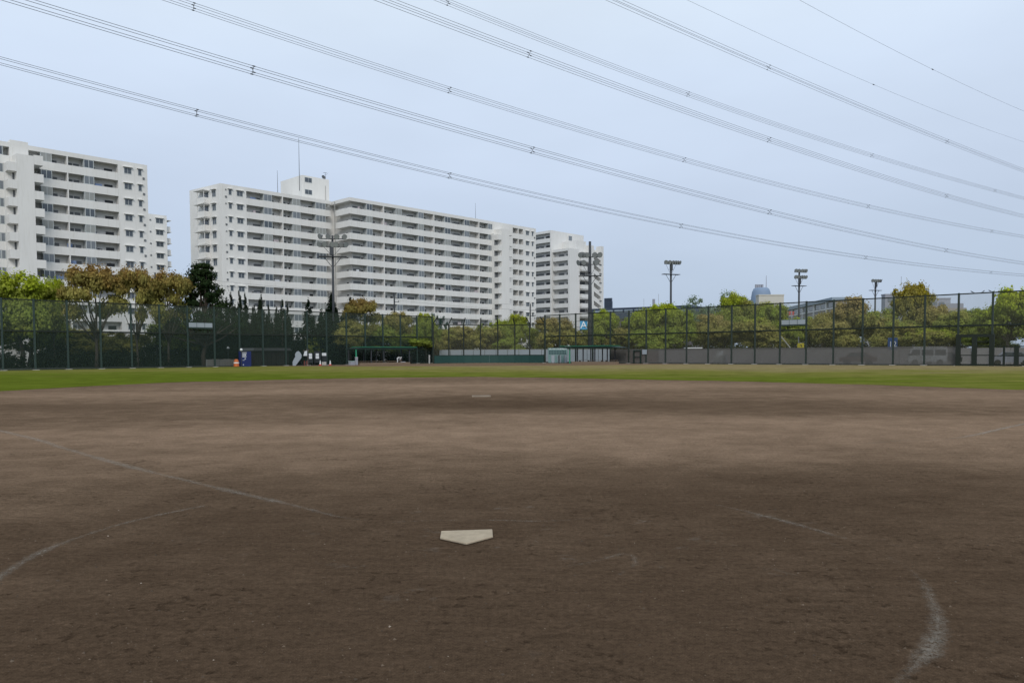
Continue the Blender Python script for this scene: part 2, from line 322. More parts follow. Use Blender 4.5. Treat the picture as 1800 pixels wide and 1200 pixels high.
    bp = N.new('ShaderNodeBump'); bp.inputs['Strength'].default_value = 1.0; bp.inputs['Distance'].default_value = .034; L.new(hb, bp.inputs['Height']); L.new(bp.outputs[0], b.inputs['Normal'])
    return m
DIRT = dirt_mat()

# grass: from the rounded infield edge to the fences
EDGE_PX = [(-700, 735), (-420, 712), (-200, 698), (0, 687.5), (150, 679), (300, 672), (450, 668), (600, 665), (720, 663), (850, 662), (1000, 664.5), (1200, 668), (1350, 671.5), (1500, 675.5), (1650, 680), (1800, 685), (2000, 694), (2250, 708), (2520, 730)]
edge = [atZ(x, y) for x, y in EDGE_PX]
ed2 = []
for i in range(len(edge)-1):
    for k in range(14):
        p = edge[i].lerp(edge[i+1], k/14); ed2.append(Vector((p.x, p.y+rnd.uniform(-.22, .22)+.35*math.sin(p.x*.9)*math.sin(p.x*.37+1), 0)))
ed2.append(edge[-1])
sheet('grass_field', ed2+[Vector((90, 60, 0)), Vector((62, 66, 0)), Vector((24, 99, 0)), Vector((10, 94, 0)), Vector((-6, 93, 0)), Vector((-20, 95, 0)), Vector((-33, 100, 0)), Vector((-70, 62, 0)), Vector((-95, 50, 0))], .004, GRASS)
sheet('infield_dirt', list(reversed([p+Vector((0, 1.5, 0)) for p in edge]))+[Vector((-60, -40, 0)), Vector((60, -40, 0))], .0, DIRT)
sheet('far_dirt', [Vector((-36, 98, 0)), Vector((-20, 94, 0)), Vector((0, 92, 0)), Vector((14, 93, 0)), Vector((27, 98, 0)), Vector((9, 117, 0)), Vector((2, 124, 0)), Vector((-10, 124, 0)), Vector((-18, 115, 0))], .0, DIRT)
def pebbles():
    rg = np.random.default_rng(5); n = 15000; V = []; Fc = []
    y = 2.2+rg.random(n)**1.4*12; x = rg.uniform(-1, 1, n)*(y*.72+.4)
    base = np.array([(1, 0, 0), (-.5, .87, 0), (-.5, -.87, 0), (0, 0, .8)])
    for i in range(n):
        s = rg.uniform(.0015, .0048) if rg.random() > .05 else rg.uniform(.005, .011)
        a = rg.uniform(0, 6.28); c, q = math.cos(a), math.sin(a); o = len(V)
        for v in base: V.append((x[i]+s*(v[0]*c-v[1]*q)*rg.uniform(.7, 1.5), y[i]+s*(v[0]*q+v[1]*c), .0+s*v[2]))
        Fc += [(o, o+1, o+3), (o+1, o+2, o+3), (o+2, o, o+3)]
    me = bpy.data.meshes.new('pebbles'); me.from_pydata(V, [], Fc)
    m, nt, b, oo = newmat('pebble'); ge = nt.nodes.new('ShaderNodeNewGeometry'); cr = nt.nodes.new('ShaderNodeValToRGB'); e = cr.color_ramp.elements
    e[0].color = (.045, .031, .02, 1); e[1].color = (.34, .28, .22, 1); x_ = e.new(.6); x_.color = (.09, .062, .04, 1); x_ = e.new(.975); x_.color = (.15, .11, .075, 1)
    nt.links.new(ge.outputs['Random Per Island'], cr.inputs[0]); nt.links.new(cr.outputs[0], b.inputs['Base Color']); b.inputs['Roughness'].default_value = .9
    me.materials.append(m); tag(put('pebbles', me), 'loose grit and tiny stones scattered over the brown infield', 'grit', kind='stuff')
pebbles()

# chalk lines
def chalk_mat():
    m, nt, b, o = newmat('chalk_dust'); N = nt.nodes; L = nt.links
    uv = N.new('ShaderNodeUVMap'); sp = N.new('ShaderNodeSeparateXYZ'); L.new(uv.outputs[0], sp.inputs[0])
    tc = N.new('ShaderNodeTexCoord')
    def nz(s, d=6, r=.7):
        n = N.new('ShaderNodeTexNoise'); n.inputs['Scale'].default_value = s; n.inputs['Detail'].default_value = d; n.inputs['Roughness'].default_value = r; L.new(tc.outputs['Object'], n.inputs['Vector']); return n.outputs[0]
    def mth(op, a, b_, c=None):
        k = N.new('ShaderNodeMath'); k.operation = op
        for i, v in enumerate((a, b_, c)):
            if v is None: continue
            if hasattr(v, 'links'): L.new(v, k.inputs[i])
            else: k.inputs[i].default_value = v
        return k.outputs[0]
    edge_ = mth('SUBTRACT', 1.0, mth('ABSOLUTE', mth('MULTIPLY_ADD', sp.outputs['X'], 2.0, -1.0), 0))
    lf = nz(1.6, 4); hf = nz(9, 8, .85)
    v = mth('ADD', mth('MULTIPLY', edge_, .55), mth('MULTIPLY_ADD', lf, .9, mth('MULTIPLY', hf, 1.3)))
    v = mth('ADD', v, sp.outputs['Y'])       # strength of the line along its run
    r = N.new('ShaderNodeMapRange'); r.inputs[1].default_value = 1.52; r.inputs[2].default_value = 2.2; r.inputs[4].default_value = .58; L.new(v, r.inputs[0])
    ee = N.new('ShaderNodeMapRange'); ee.inputs[2].default_value = .25; L.new(edge_, ee.inputs[0])
    gr = nz(55, 4, .8); gm = N.new('ShaderNodeMapRange'); gm.inputs[1].default_value = .36; gm.inputs[2].default_value = .60; L.new(gr, gm.inputs[0]); fac = mth('MULTIPLY', mth('MULTIPLY', r.outputs[0], ee.outputs[0]), gm.outputs[0])
    b.inputs['Base Color'].default_value = (.33, .295, .25, 1); b.inputs['Roughness'].default_value = 1
    t = N.new('ShaderNodeBsdfTransparent'); mx = N.new('ShaderNodeMixShader'); L.new(fac, mx.inputs[0]); L.new(t.outputs[0], mx.inputs[1]); L.new(b.outputs[0], mx.inputs[2]); L.new(mx.outputs[0], o.inputs[0])
    return m
CHALK = chalk_mat()
def chalk(name, px, w, st, label):
    P = [atZ(*p) for p in px]; D = [0]
    for i in range(1, len(P)): D.append(D[-1]+(P[i]-P[i-1]).length)
    def cat(t):
        for i in range(len(P)-1):
            if t <= D[i+1] or i == len(P)-2:
                u = (t-D[i])/(D[i+1]-D[i]); p0 = P[max(i-1, 0)]; p1 = P[i]; p2 = P[i+1]; p3 = P[min(i+2, len(P)-1)]
                q = .5*((2*p1)+(p2-p0)*u+(2*p0-5*p1+4*p2-p3)*u*u+(3*p1-p0-3*p2+p3)*u**3)
                return q, st[i]*(1-u)+st[i+1]*u
    n = max(8, int(D[-1]/.15)); V = []; Fc = []; UV = []
    pts = [cat(D[-1]*k/n) for k in range(n+1)]
    for k, (p, s_) in enumerate(pts):
        t = (pts[min(k+1, n)][0]-pts[max(k-1, 0)][0]).normalized(); nn = Vector((-t.y, t.x, 0))
        V += [tuple(p-nn*w/2+Vector((0, 0, .004))), tuple(p+nn*w/2+Vector((0, 0, .004)))]; UV += [(0, s_), (1, s_)]
        if k: Fc.append((2*k-2, 2*k-1, 2*k+1, 2*k))
    me = bpy.data.meshes.new(name); me.from_pydata(V, [], Fc); uvl = me.uv_layers.new(name='UVMap')
    for lp in me.loops: uvl.data[lp.index].uv = UV[lp.vertex_index]
    me.materials.append(CHALK); o = put(name, me); o['kind'] = 'structure'
chalk('left_foul_line', [(-260, 700), (0, 757), (110, 787), (215, 817), (330, 845), (430, 869), (520, 889), (610, 911), (720, 919)], .20, [.3, .4, .32, .35, .12, .35, .2, -.1, -.2], '')
chalk('right_foul_line', [(2000, 706), (1800, 745), (1720, 763), (1660, 772), (1560, 776), (1440, 790)], .14, [.5, .6, .5, .1, .15, -.2], '')
chalk('left_box_line', [(-70, 1080), (0, 1014), (80, 967), (180, 931), (270, 907), (360, 889)], .15, [.3, .38, .22, .15, .1, .22], '')
chalk('right_box_line', [(1240, 883), (1345, 907), (1450, 936), (1530, 962), (1610, 1010), (1642, 1065), (1650, 1105), (1630, 1150), (1590, 1190), (1520, 1240)], .17, [.0, .22, .14, -.2, .02, .15, .36, .36, .12, -.1], '')
chalk('worn_chalk_mark', [(690, 918), (760, 915), (860, 914), (960, 916), (1040, 910)], .12, [.1, 0, .05, .1, .0], '')
chalk('worn_box_mark', [(960, 1000), (1030, 990), (1100, 973), (1118, 990), (1090, 1010)], .16, [-.2, 0, .1, .0, -.1], '')

# plates
pl = G()
cor = [atZ(775.5, 936.5), atZ(773.5, 948.5), atZ(820, 958.5), atZ(866.5, 946), atZ(865.5, 933.5)]
pc = sum(cor, Vector())/5
pts = [((p.x-pc.x), (p.y-pc.y)) for p in cor]
pl.prism(pts, 0, .017)
hp = thing('home_plate', 'white rubber home plate set in the brown dirt in the foreground', 'home plate', (pc.x, pc.y, .004))
pm = plain('worn_white_rubber', (.37, .305, .225), .85, 0, .35, 12, .2, spec=.05)
o = part('plate', pl, pm, hp); md = o.modifiers.new('b', 'BEVEL'); md.width = .006; md.segments = 2
mc = atZ(846, 702)
def mound():
    n = 40; V = [(mc.x, mc.y, .20)]; Fc = []
    rs = [(.6, .20), (1.3, .165), (2.0, .10), (2.7, .035), (3.2, .006)]
    for r, z in rs:
        for k in range(n): a = 6.2832*k/n; V.append((mc.x+r*math.cos(a), mc.y+r*math.sin(a)+.0, z*.45))
    for k in range(n): Fc.append((0, 1+k, 1+(k+1) % n))
    for i in range(len(rs)-1):
        for k in range(n): Fc.append((1+i*n+k, 1+(i+1)*n+k, 1+(i+1)*n+(k+1) % n, 1+i*n+(k+1) % n))
    V[0] = (mc.x, mc.y, .092)
    me = bpy.data.meshes.new('pitchers_mound'); me.from_pydata(V, [], Fc); me.materials.append(DIRT); me.shade_smooth(); o = put('pitchers_mound', me); o['kind'] = 'structure'
mound()
pp = thing('pitchers_plate', 'narrow white pitcher plate on the low dirt mound', 'pitcher plate', (mc.x, mc.y, .088), .03)
o = part('plate', G().box(-.31, .31, -.075, .075, 0, .05), plain('dirty_rubber', (.27, .22, .17), .85, 0, .3, 7), pp)

# ------------------------------------------------------------------ apartment buildings
FLH = 2.8
class Fr:                                   # a facade line: x along it, y inward, z up
    def __init__(s, P0, P1):
        s.o = Vector((P0[0], P0[1], 0)); d = Vector((P1[0], P1[1], 0))-s.o; s.len = d.length; s.e = d.normalized()
        s.a = math.atan2(s.e.y, s.e.x); s.n = Vector((s.e.y, -s.e.x, 0))
    def s(s, px, py=420, d=0):
        P = s.o+s.n*d; q = onplane(px, py, P, s.n); return (Vector((q.x, q.y, 0))-s.o).dot(s.e)
    def z(s, px, py, d=0):
        return onplane(px, py, s.o+s.n*d, s.n).z
    def pt(s, x, d=0, z=0): return s.o+s.e*x+s.n*d+Vector((0, 0, z))
    def put(s, name, me, parent, x=0, z=0, d=0):
        w = s.pt(x, d, z); return put(name, me, parent, w-parent.location, s.a)
    def part(s, name, g, mat, parent, x=0, z=0, d=0, smooth=False): return s.put(name, g.mesh(name, mat, smooth), parent, x, z, d)

def run(b, fr, s0, s1, H, nf, joints=(), fins=(), wins=(), darks=(), dep=1.5, opn=1.44, start=0, slab_in=None, d=0.0, top=.76, panes=2, wall='wall'):
    """a strip of balconies: parapets, floors, partition fins, glazed bays and doors, storey by storey"""
    cuts = sorted([s0, s1]+list(joints)+[x for x in fins])
    segs = []
    for a, c in zip(cuts[:-1], cuts[1:]):
        ga = .10 if a in fins else (.02 if a in joints else 0); gc = .10 if c in fins else (.02 if c in joints else 0)
        segs.append((a+ga, c-gc, G().box(0, c-a-ga-gc, 0, .12, 0, FLH-opn).mesh('balcony_parapet', wall)))
    sl0, sl1 = slab_in or (s0, s1)
    slab = G().box(0, sl1-sl0, .12, dep, 0, .16).mesh('balcony_floor', wall)
    wm = []
    for w in wins:
        a, c = w[0], w[1]; n = w[2] if len(w) > 2 else panes; W = c-a; g = G(); t = .09
        g.box(0, W, .03, .12, 0, t); g.box(0, W, .03, .12, opn-t, opn)
        pw = (W-t*(n+1))/n; p = G()
        for k in range(n+1): g.box(k*(pw+t), k*(pw+t)+t, .03, .12, t, opn-t)
        for k in range(n): p.box(k*(pw+t)+t, k*(pw+t)+t+pw, .07, .09, t, opn-t)
        g.box(0, .08, .12, dep, 0, opn); g.box(W-.08, W, .12, dep, 0, opn)
        wm.append((a, g.mesh('window', 'frame'), [p.mesh('pane', q_) for q_ in ('curtain', 'curtain', 'glass', 'blind')]))
    dm = []
    for k, (a, c, hh, mt) in enumerate(darks):
        g = G().box(0, c-a, dep-.05, dep+.01, .18, hh); nm = 'balcony_door' if hh > 1.9 else 'meter_box'
        dm.append((a, g.mesh(nm, mt), nm))
    for j in range(start, nf):
        zt = H-top-FLH*j; zb = zt-FLH
        for a, c, me in segs: fr.put('balcony_parapet', me, b, a, zb, d)
        fr.put('balcony_floor', slab, b, sl0, zb, d)
        for a, me, pmn in wm:
            o = fr.put('window', me, b, a, zt-opn, d); q = put('pane', rnd.choice(pmn), o)
        for a, me, nm in dm: fr.put(nm, me, b, a, zb, d)
        if s1-s0 > 8:
            for _ in range(rnd.choice((0, 0, 1, 1, 2))):
                x = rnd.uniform(s0+1, s1-2.5); w_ = rnd.uniform(.5, 1.4)
                if any(wn[0]-w_ < x < wn[1] for wn in wins): continue
                fr.part('laundry', G().box(0, w_, .5, .54, FLH-opn-.35, FLH-opn+rnd.uniform(.35, .8)), rnd.choice(('cloth', 'cloth2', 'paper')), b, x, zb, d)
            for _ in range(2):
                x = rnd.uniform(s0+1, s1-2.5); fr.part('air_conditioner', G().box(0, .8, dep-.45, dep-.06, .9, 1.75), rnd.choice(('doorgrey', 'far_wall')), b, x, zb, d)
    for f_ in fins:
        fr.part('partition_fin', G().box(-.09, .09, -.012, dep, 0, H-top-(H-top-FLH*nf)-FLH*start), wall, b, f_, H-top-FLH*nf, d)
def hood_windows(b, fr, s, w, h, H, nf, sill, start=0, d=0.0, hood=.35, panes=2, wall='wall'):
    g = G(); t = .07
    g.box(-w/2-t, w/2+t, -.05, .0, -t, 0); g.box(-w/2-t, w/2+t, -.05, 0, h, h+t); g.box(-w/2-t, -w/2, -.05, 0, 0, h); g.box(w/2, w/2+t, -.05, 0, 0, h)
    if panes == 2: g.box(-.03, .03, -.045, -.012, 0, h)
    me = g.mesh('window', 'frame'); pn = G().box(-w/2, w/2, -.012, -.002, 0, h).mesh('pane', 'glass')
    hd = G().box(-w/2-.25, w/2+.25, -hood-.05, -.001, h+t+.04, h+t+.12).mesh('window_hood', wall) if hood else None
    for j in range(start, nf):
        z = H-.76-FLH*(j+1)+sill; o = fr.put('window', me, b, s, z, d); put('pane', pn, o)
        if hd: fr.put('window_hood', hd, b, s, z, d)
def vents(b, fr, s, H, nf, z0, size=.22, d=0, step=1):
    me = G().box(-size/2, size/2, -.14, -.001, 0, size).mesh('vent', 'doorgrey')
    for j in range(0, nf, step): fr.put('vent', me, b, s, H-.76-FLH*(j+1)+z0, d)
def solid(b, fr, name, s0, s1, y0, y1, z0, z1, mat='wall', d=0): return fr.part(name, G().box(0, s1-s0, y0, y1, z0, z1), mat, b, s0, 0, d)

H1 = 36.3
NF = 12
# --- middle block
A0, A1, A2 = atZ(333, 335, H1), atZ(387, 322, H1), atZ(580, 352, H1)
B1 = atZ(614, 346.5, H1); B4 = atZ(942, 402, H1)
# square plan: take the direction of the long front and keep every other face at right angles to it
fB = Fr(B1, B4); eB = fB.e
fA = Fr(A1, A1+eB*((A2-A1).length))
sA2 = fA.s(581, 352)
def corner(P, px, e):                       # walk from P along e until it lines up with column px
    f_ = Fr(P, P+e*10); return f_.s(px, 420)
nB = fB.n
mb = thing('apartment_block', 'long white twelve-storey apartment block stepping back at its middle, with a rooftop tower', 'apartment block', (A1.x, A1.y, 0))
sB0 = 5.8
# wing one: front A1 -> inner corner
sW = lambda px: fA.s(px, 420)
LA = sA2
sA_open = sW(434.5)
solid(mb, fA, 'wall', 0, sA_open, 0, 1.5, 0, H1-.76)
solid(mb, fA, 'core_wall', 0, LA+14, 1.5, 11.3, 0, H1-.76)
solid(mb, fA, 'roof', 0, LA, 0, 11.3, H1-.76, H1)
run(mb, fA, sA_open, LA-.02, H1, NF, joints=[sW(546)], fins=[sW(498)], wins=[(sW(465), sW(479.5)), (sW(515.5), sW(529)), (sW(556), sW(573.5), 3)],
    darks=[(sW(435.5), sW(439), 1.9, 'dark'), (sW(451), sW(464), 2.05, 'doorgrey'), (sW(480.5), sW(488), 2.05, 'doorgrey'), (sW(500), sW(509), 2.05, 'doorgrey'), (sW(512.5), sW(515), 1.9, 'dark'), (sW(530), sW(533), 1.9, 'dark'), (sW(549), sW(555), 1.95, 'dark')])
hood_windows(mb, fA, sW(406), .55, 1.0, H1, NF, 1.55, panes=1)
hood_windows(mb, fA, sW(423), 1.2, .95, H1, NF, 1.55)
vents(mb, fA, sW(398.3), H1, NF, 2.35, .2); vents(mb, fA, sW(398.5), H1, NF, .85, .34, step=2)
A0f = Fr(A1, A1+eB*10); a0v = A0-A1; ax, ay = a0v.dot(eB), -a0v.dot(nB)
fA.part('end_wall', G().prism([(0, 0), (.0, ay), (ax, ay)], 0, H1), 'wall', mb)
fA.part('rear_wall', G().box(0, 14, 11.301, ay, 0, H1-.01), 'wall', mb)
fE = Fr(A0, A1)                     # end face
sE = lambda px: fE.s(px, 420)
hood_windows(mb, fE, sE(378), 1.2, 1.25, H1, NF, 1.15, hood=.5)
g1 = G().box(0, 2.5, -1.25, -.001, 0, 1.15).mesh('balcony', 'wall'); g2 = G().box(-.9, 2.7, -1.6, -.001, 2.55, 2.66).mesh('canopy', 'wall')
g3 = G().box(.1, 2.3, -.05, -.001, 1.15, 2.4).mesh('window', 'frame'); g4 = G().box(.18, 1.15, -.07, -.051, 1.2, 2.32).box(1.25, 2.22, -.07, -.051, 1.2, 2.32).mesh('pane', 'glass')
g5 = G().box(0, .1, -1.25, -1.15, 1.15, 2.55).box(2.4, 2.5, -1.25, -1.15, 1.15, 2.55).mesh('balcony_post', 'wall')
for j in range(NF):
    z = H1-.76-FLH*(j+1)-.05; x = sE(357.5)
    fE.put('balcony', g1, mb, x, z); fE.put('canopy', g2, mb, x, z); fE.put('balcony_post', g5, mb, x, z); o = fE.put('window', g3, mb, x, z); put('pane', g4, o)
# wing two
LB = fB.s(942, 440); sX = lambda px: fB.s(px, 440)
s_end = sX(866)
solid(mb, fB, 'core_wall', 1.5, LB, 1.5, 11.3, 0, H1-.76)
solid(mb, fB, 'roof', 0, LB, 0, 11.3, H1-.76, H1)
solid(mb, fB, 'wall', s_end, sX(901.5), 0, 1.5, 0, H1-.76)
solid(mb, fB, 'wall', sX(920), LB, 0, 1.5, 0, H1-.76)
bays = [(645.5, 655.5), (697, 707), (736, 745.5), (782.5, 792.5), (817, 825.5), (858.5, 865.8)]
dk = []
for a, c in [(627, 640), (658, 666), (677, 686), (725, 734), (746, 755), (765, 773), (805, 815), (826, 833), (843, 852)]: dk.append((sX(a), sX(c), 2.08, 'doorgrey'))
for a, c in [(641, 644.5), (692, 696), (722, 724.5), (777.5, 781), (802.5, 804.5), (853.5, 857)]: dk.append((sX(a), sX(c), 1.9, 'dark'))
run(mb, fB, 0, s_end-.02, H1, NF, joints=[sX(629), sX(722), sX(804.5)], fins=[sX(675.5), sX(763.5), sX(842.5)], wins=[(sX(a), sX(c)) for a, c in bays], darks=dk, slab_in=(.12, s_end-.02))
fC = Fr(B1-nB*sB0, B1)                      # short return face
run(mb, fC, 0, sB0-.13, H1, NF, wins=(), darks=[(2.2, 2.9, 1.9, 'dark')], slab_in=(0, sB0-1.5))
solid(mb, fC, 'downpipe', -.02, .16, -.16, -.02, 0, H1-.2, 'pipe')
# stair block at the right
PR = 2.6; a0, a1, a2, a3 = sX(864)-0, fB.s(876, 440, PR), fB.s(895.5, 440, PR), fB.s(901.5, 440, PR)
a0 = a1; am = fB.s(882, 440, PR)
solid(mb, fB, 'stair_wall', am, a2, -PR, -.001, 0, H1-2.1)
solid(mb, fB, 'stair_back', a1, am, -1.0, -.001, 0, H1-3.3)
for j in range(NF):
    zt = H1-.76-FLH*j; zb = zt-FLH
    if j: 
        fB.part('stair_parapet', G().box(0, am-a1-.01, -PR, -1.0, zt-1.5, zt-.1), 'wall', mb, a1, 0); fB.part('stair_shade_panel', G().box(.1, am-a1-.01, -1.05, -1.001, zt-2.89, zt-1.51), 'doorgrey', mb, a1, 0)  # solid dark grey panel stands in for the shade of an open landing
    fB.part('stair_parapet', G().box(0, a3-a2-.01, -PR, -PR+.12, zb, zb+1.75), 'wall', mb, a2+.01, 0)
    fB.part('stair_landing', G().box(0, a3-a2-.01, -PR+.12, -.001, zb, zb+.16), 'wall', mb, a2+.01, 0)
run(mb, fB, sX(901.5), sX(920), H1, NF, fins=[sX(911.5)], darks=[(sX(906.5), sX(909.5), 1.95, 'dark')])
hood_windows(mb, fB, sX(927), 1.1, .95, H1, NF, 1.45); hood_windows(mb, fB, sX(936), .5, 1.0, H1, NF, 1.45, panes=1)
vents(mb, fB, LB-.6, H1, NF, .85, .34, step=2)
# roof tower
fT = Fr(fA.pt(0, -4.0), fA.pt(10, -4.0)); t0, t1 = fT.s(531, 330), fT.s(578.5, 330); zt = fT.z(531, 307.5)
tl = 0.0
fTl = Fr(fT.pt(t0)-nB*9.5, fT.pt(t0))
solid(mb, fT, 'roof_tower', t0, t1, 0, 9.5, H1, zt)
for py in (316.5, 337.5):
    zz = fT.z(542, py+4); sc_ = fT.s(542, 330); o = fT.part('window', G().box(-.95, .95, -.05, -.001, -.08, 1.05), 'frame', mb, sc_, zz)
    part('pane', G().box(-.85, -.04, -.07, -.051, 0, .97).box(.04, .85, -.07, -.051, 0, .97), 'glass', o)
fT.part('tower_drain', G().tube([(0, -.08, 0), (0, -.08, 4.2)], .06), 'pipe', mb, fT.s(572, 330), H1)
def mast(pf, px, pyt, zb, r, d, name='roof_mast'):
    x = pf.s(px, 330, d); z = pf.z(px, pyt, d); pf.part(name, G().tube([(0, 0, 0), (0, 0, (z-zb)*.5), (0, 0, z-zb)], [r, r*.8, r*.45]), 'pole', mb, x, zb, d)
mast(fT, 526.5, 243, H1+2, .07, .4); mast(fT, 488, 300, H1, .06, -3)
mast(fB, 835.5, 357, H1, .05, -6)
dsh = G().lathe([(.02, 0), (.35, .05), (.5, .16), (.5, .19), (.33, .09), (.02, .04)], 14); me = dsh.mesh('dish', 'lampm', True); me.transform(Matrix.Rotation(R_(70), 4, 'X'))
fT.put('dish', me, mb, fT.s(568.5, 330, -1), zt+.55, -1)
ant = G().tube([(0, 0, 0), (0, 0, 1.8)], .03).tube([(-.6, 0, 1.7), (.6, 0, 1.7)], .02).tube([(-.4, 0, 1.3), (.4, 0, 1.3)], .02)
for k in range(6): ant.tube([(-.55+k*.22, -.3, 1.7), (-.55+k*.22, .3, 1.7)], .015)
fT.part('aerial', ant, 'lampm', mb, fT.s(572.5, 330, -1), zt, -1)

# --- left block
L1 = atZ(258.5, 290.5, H1); lb = thing('apartment_block', 'white twelve-storey apartment block at the left edge of the photo with a flat stair wall', 'apartment block', (L1.x, L1.y, 0))
fL = Fr(L1-eB*42, L1); sL = lambda px, d=0: fL.s(px, 380, d)
e0, e1 = sL(209.5), 42.0
q1, qm, q2, q3 = sL(16, PR), sL(32, PR), sL(62.5, PR), sL(79, PR)
solid(lb, fL, 'core_wall', 0, 42, 1.5, 11.3, 0, H1-.76); solid(lb, fL, 'roof', 0, 42, 0, 11.3, H1-.76, H1)
solid(lb, fL, 'wall', e0, 42, 0, 1.5, 0, H1-.76)
r0, r1 = sL(20), sL(53.5)
solid(lb, fL, 'wall', r0, r1, 0, 1.5, 0, H1-.76); solid(lb, fL, 'roof_rise', sL(22), r1, -.004, 3, H1-.3, H1+.45)
pj = r1+.01
run(lb, fL, pj, e0-.02, H1, NF, fins=[sL(121.3)], wins=[(sL(74.5), sL(94)), (sL(150), sL(167.5))],
    darks=[(sL(97), sL(107), 2.08, 'doorgrey'), (sL(126), sL(134), 2.08, 'doorgrey'), (sL(136), sL(146), 2.08, 'doorgrey'), (sL(169), sL(174), 1.95, 'doorgrey'), (sL(190), sL(204.5), 2.1, 'dark')])
run(lb, fL, 0, r0-.02, H1, NF, fins=[6.0], wins=[(sL(-22), sL(0)), (sL(0.5), sL(8.6), 1)], darks=[(7, 9, 2.08, 'dark')])
hood_windows(lb, fL, sL(226.5), 1.15, .95, H1, NF, 1.5); hood_windows(lb, fL, sL(247.5), .5, 1.0, H1, NF, 1.5, panes=1)
vents(lb, fL, 41.3, H1, NF, .85, .34, step=1)
solid(lb, fL, 'stair_wall', qm, q2, -PR, -.001, 0, H1-2.2)
solid(lb, fL, 'stair_back', q1, qm, -1.0, -.001, 0, H1-3.6)
for j in range(NF):
    zt = H1-.76-FLH*j; zb = zt-FLH
    if j: fL.part('stair_parapet', G().box(0, qm-q1-.01, -PR, -1.0, zt-1.5, zt-.1), 'wall', lb, q1, 0); fL.part('stair_shade_panel', G().box(1.0, qm-q1-.01, -1.05, -1.001, zt-2.89, zt-1.51), 'doorgrey', lb, q1, 0)  # shade between the parapets is put in as a flat dark panel
    fL.part('stair_parapet', G().box(0, q3-q2-.01, -PR, -PR+.12, zb, zb+(1.36 if j else 1.55)), 'wall', lb, q2+.01, 0)
    fL.part('stair_landing', G().box(0, q3-q2-.01, -PR+.12, -.001, zb, zb+.16), 'wall', lb, q2+.01, 0)

# --- small block behind the left one
K0 = atZ(262, 377.3, H1-1); K1 = atZ(293, 379.5, H1-1); HK = H1-1
kb = thing('apartment_block', 'narrow white apartment block with side balconies just right of the leftmost block', 'apartment block', (K1.x, K1.y, 0))
fK = Fr(K1-eB*14, K1); sK = lambda px: fK.s(px, 420)
solid(kb, fK, 'core_wall', 0, 14, 0, 9, 0, HK)
hood_windows(kb, fK, sK(281), 1.6, 1.05, HK, NF, 1.6, hood=.4); vents(kb, fK, sK(264.8), HK, NF, 2.0, .32)
fKs = Fr(K1, K1-nB*9)
for j in range(NF):
    zb = HK-.76-FLH*(j+1)
    fKs.part('balcony', G().box(1.2, 5.2, -1.3, -.001, zb, zb+1.2), 'wall', kb); fKs.part('canopy', G().box(1.0, 5.4, -1.5, -.001, zb+2.62, zb+2.74), 'wall', kb)
    o = fKs.part('window', G().box(.4, 2.4, -.06, -.001, zb+.9, zb+2.3), 'frame', kb); part('pane', G().box(.5, 2.3, -.08, -.061, zb+1.0, zb+2.2), 'glass', o)

# --- right block
H3 = 38.7
C1 = atZ(968.5, 404.5, H3)
rb = thing('apartment_block', 'white apartment block behind the floodlight pole, with an outside stair at its right end', 'apartment block', (C1.x, C1.y, 0))
fM = Fr(C1-nB*9, C1)                        # left-facing face
fF = Fr(C1, C1+eB*30)                       # front
sF = lambda px, d=0: fF.s(px, 470, d)
w1 = sF(1026)
solid(rb, fF, 'core_wall', 1.3, w1, 0, 12, 0, H3-.76, 'wall2'); solid(rb, fF, 'roof', 0, w1, 0, 12, H3-.76, H3, 'wall2')
solid(rb, fM, 'corner_wall', 8.6, 9-.001, .001, 1.3, 0, H3-.76, 'wall2')
sm0 = max(0.3, fM.s(943.5, 470)); 
run(rb, fM, -3, 8.59, H3, 13, dep=1.3, opn=1.55, darks=[(1.2, 5.0, 2.1, 'doorgrey'), (5.9, 7.6, 2.1, 'dark')], wall='wall2')
o = fF.part('window', G().box(-1.0, 1.0, -.35, -.001, -.1, 1.7), 'wall2', rb, sF(1001), fF.z(1001, 424)); part('pane', G().box(-.8, .8, -.37, -.351, .1, 1.55), 'curtain', o)
fF.part('window_sill', G().box(-1.6, .9, -.6, -.001, -.4, -.15), 'wall2', rb, sF(1001), fF.z(1001, 424))
# lower wing thrust forward
fQ0 = Fr(fF.pt(0), fF.pt(30)); s_q = fF.s(971, 470); 
# its left face runs from the front plane towards the viewer until column 1001
dq = 0
for k in range(1, 200):
    d_ = k*.1; P = fF.pt(s_q, d_); pxx = 900+F*P.x/P.y
    if pxx >= 1001: dq = d_; break
HQ = H3-2*FLH-.35
fQl = Fr(fF.pt(s_q, 0.002), fF.pt(s_q, dq)); fQ = Fr(fF.pt(s_q, dq), fF.pt(s_q+30, dq))
q_e = fQ.s(1036, 480); q_s = fQ.s(1019, 480)
solid(rb, fQ, 'core_wall', 1.3, q_s, 0, dq-.003, 0, HQ-.76, 'wall2'); solid(rb, fQ, 'roof', 0, q_s, 0, dq-.003, HQ-.76, HQ, 'wall2')
solid(rb, fQ, 'corner_wall', .001, 1.3, .001, .6, 0, HQ-.76, 'wall2')
run(rb, fQl, .3, dq-.61, HQ, 11, dep=1.3, opn=1.55, darks=[(1.5, 3.6, 2.1, 'doorgrey'), (4.6, min(6.0, dq-1), 2.1, 'dark')], wall='wall2')
solid(rb, fQ, 'core_wall', q_s+.001, q_e, 1.3, dq+6, 0, fQ.z(1029, 425, -1.5), 'wall2')
nq = 11
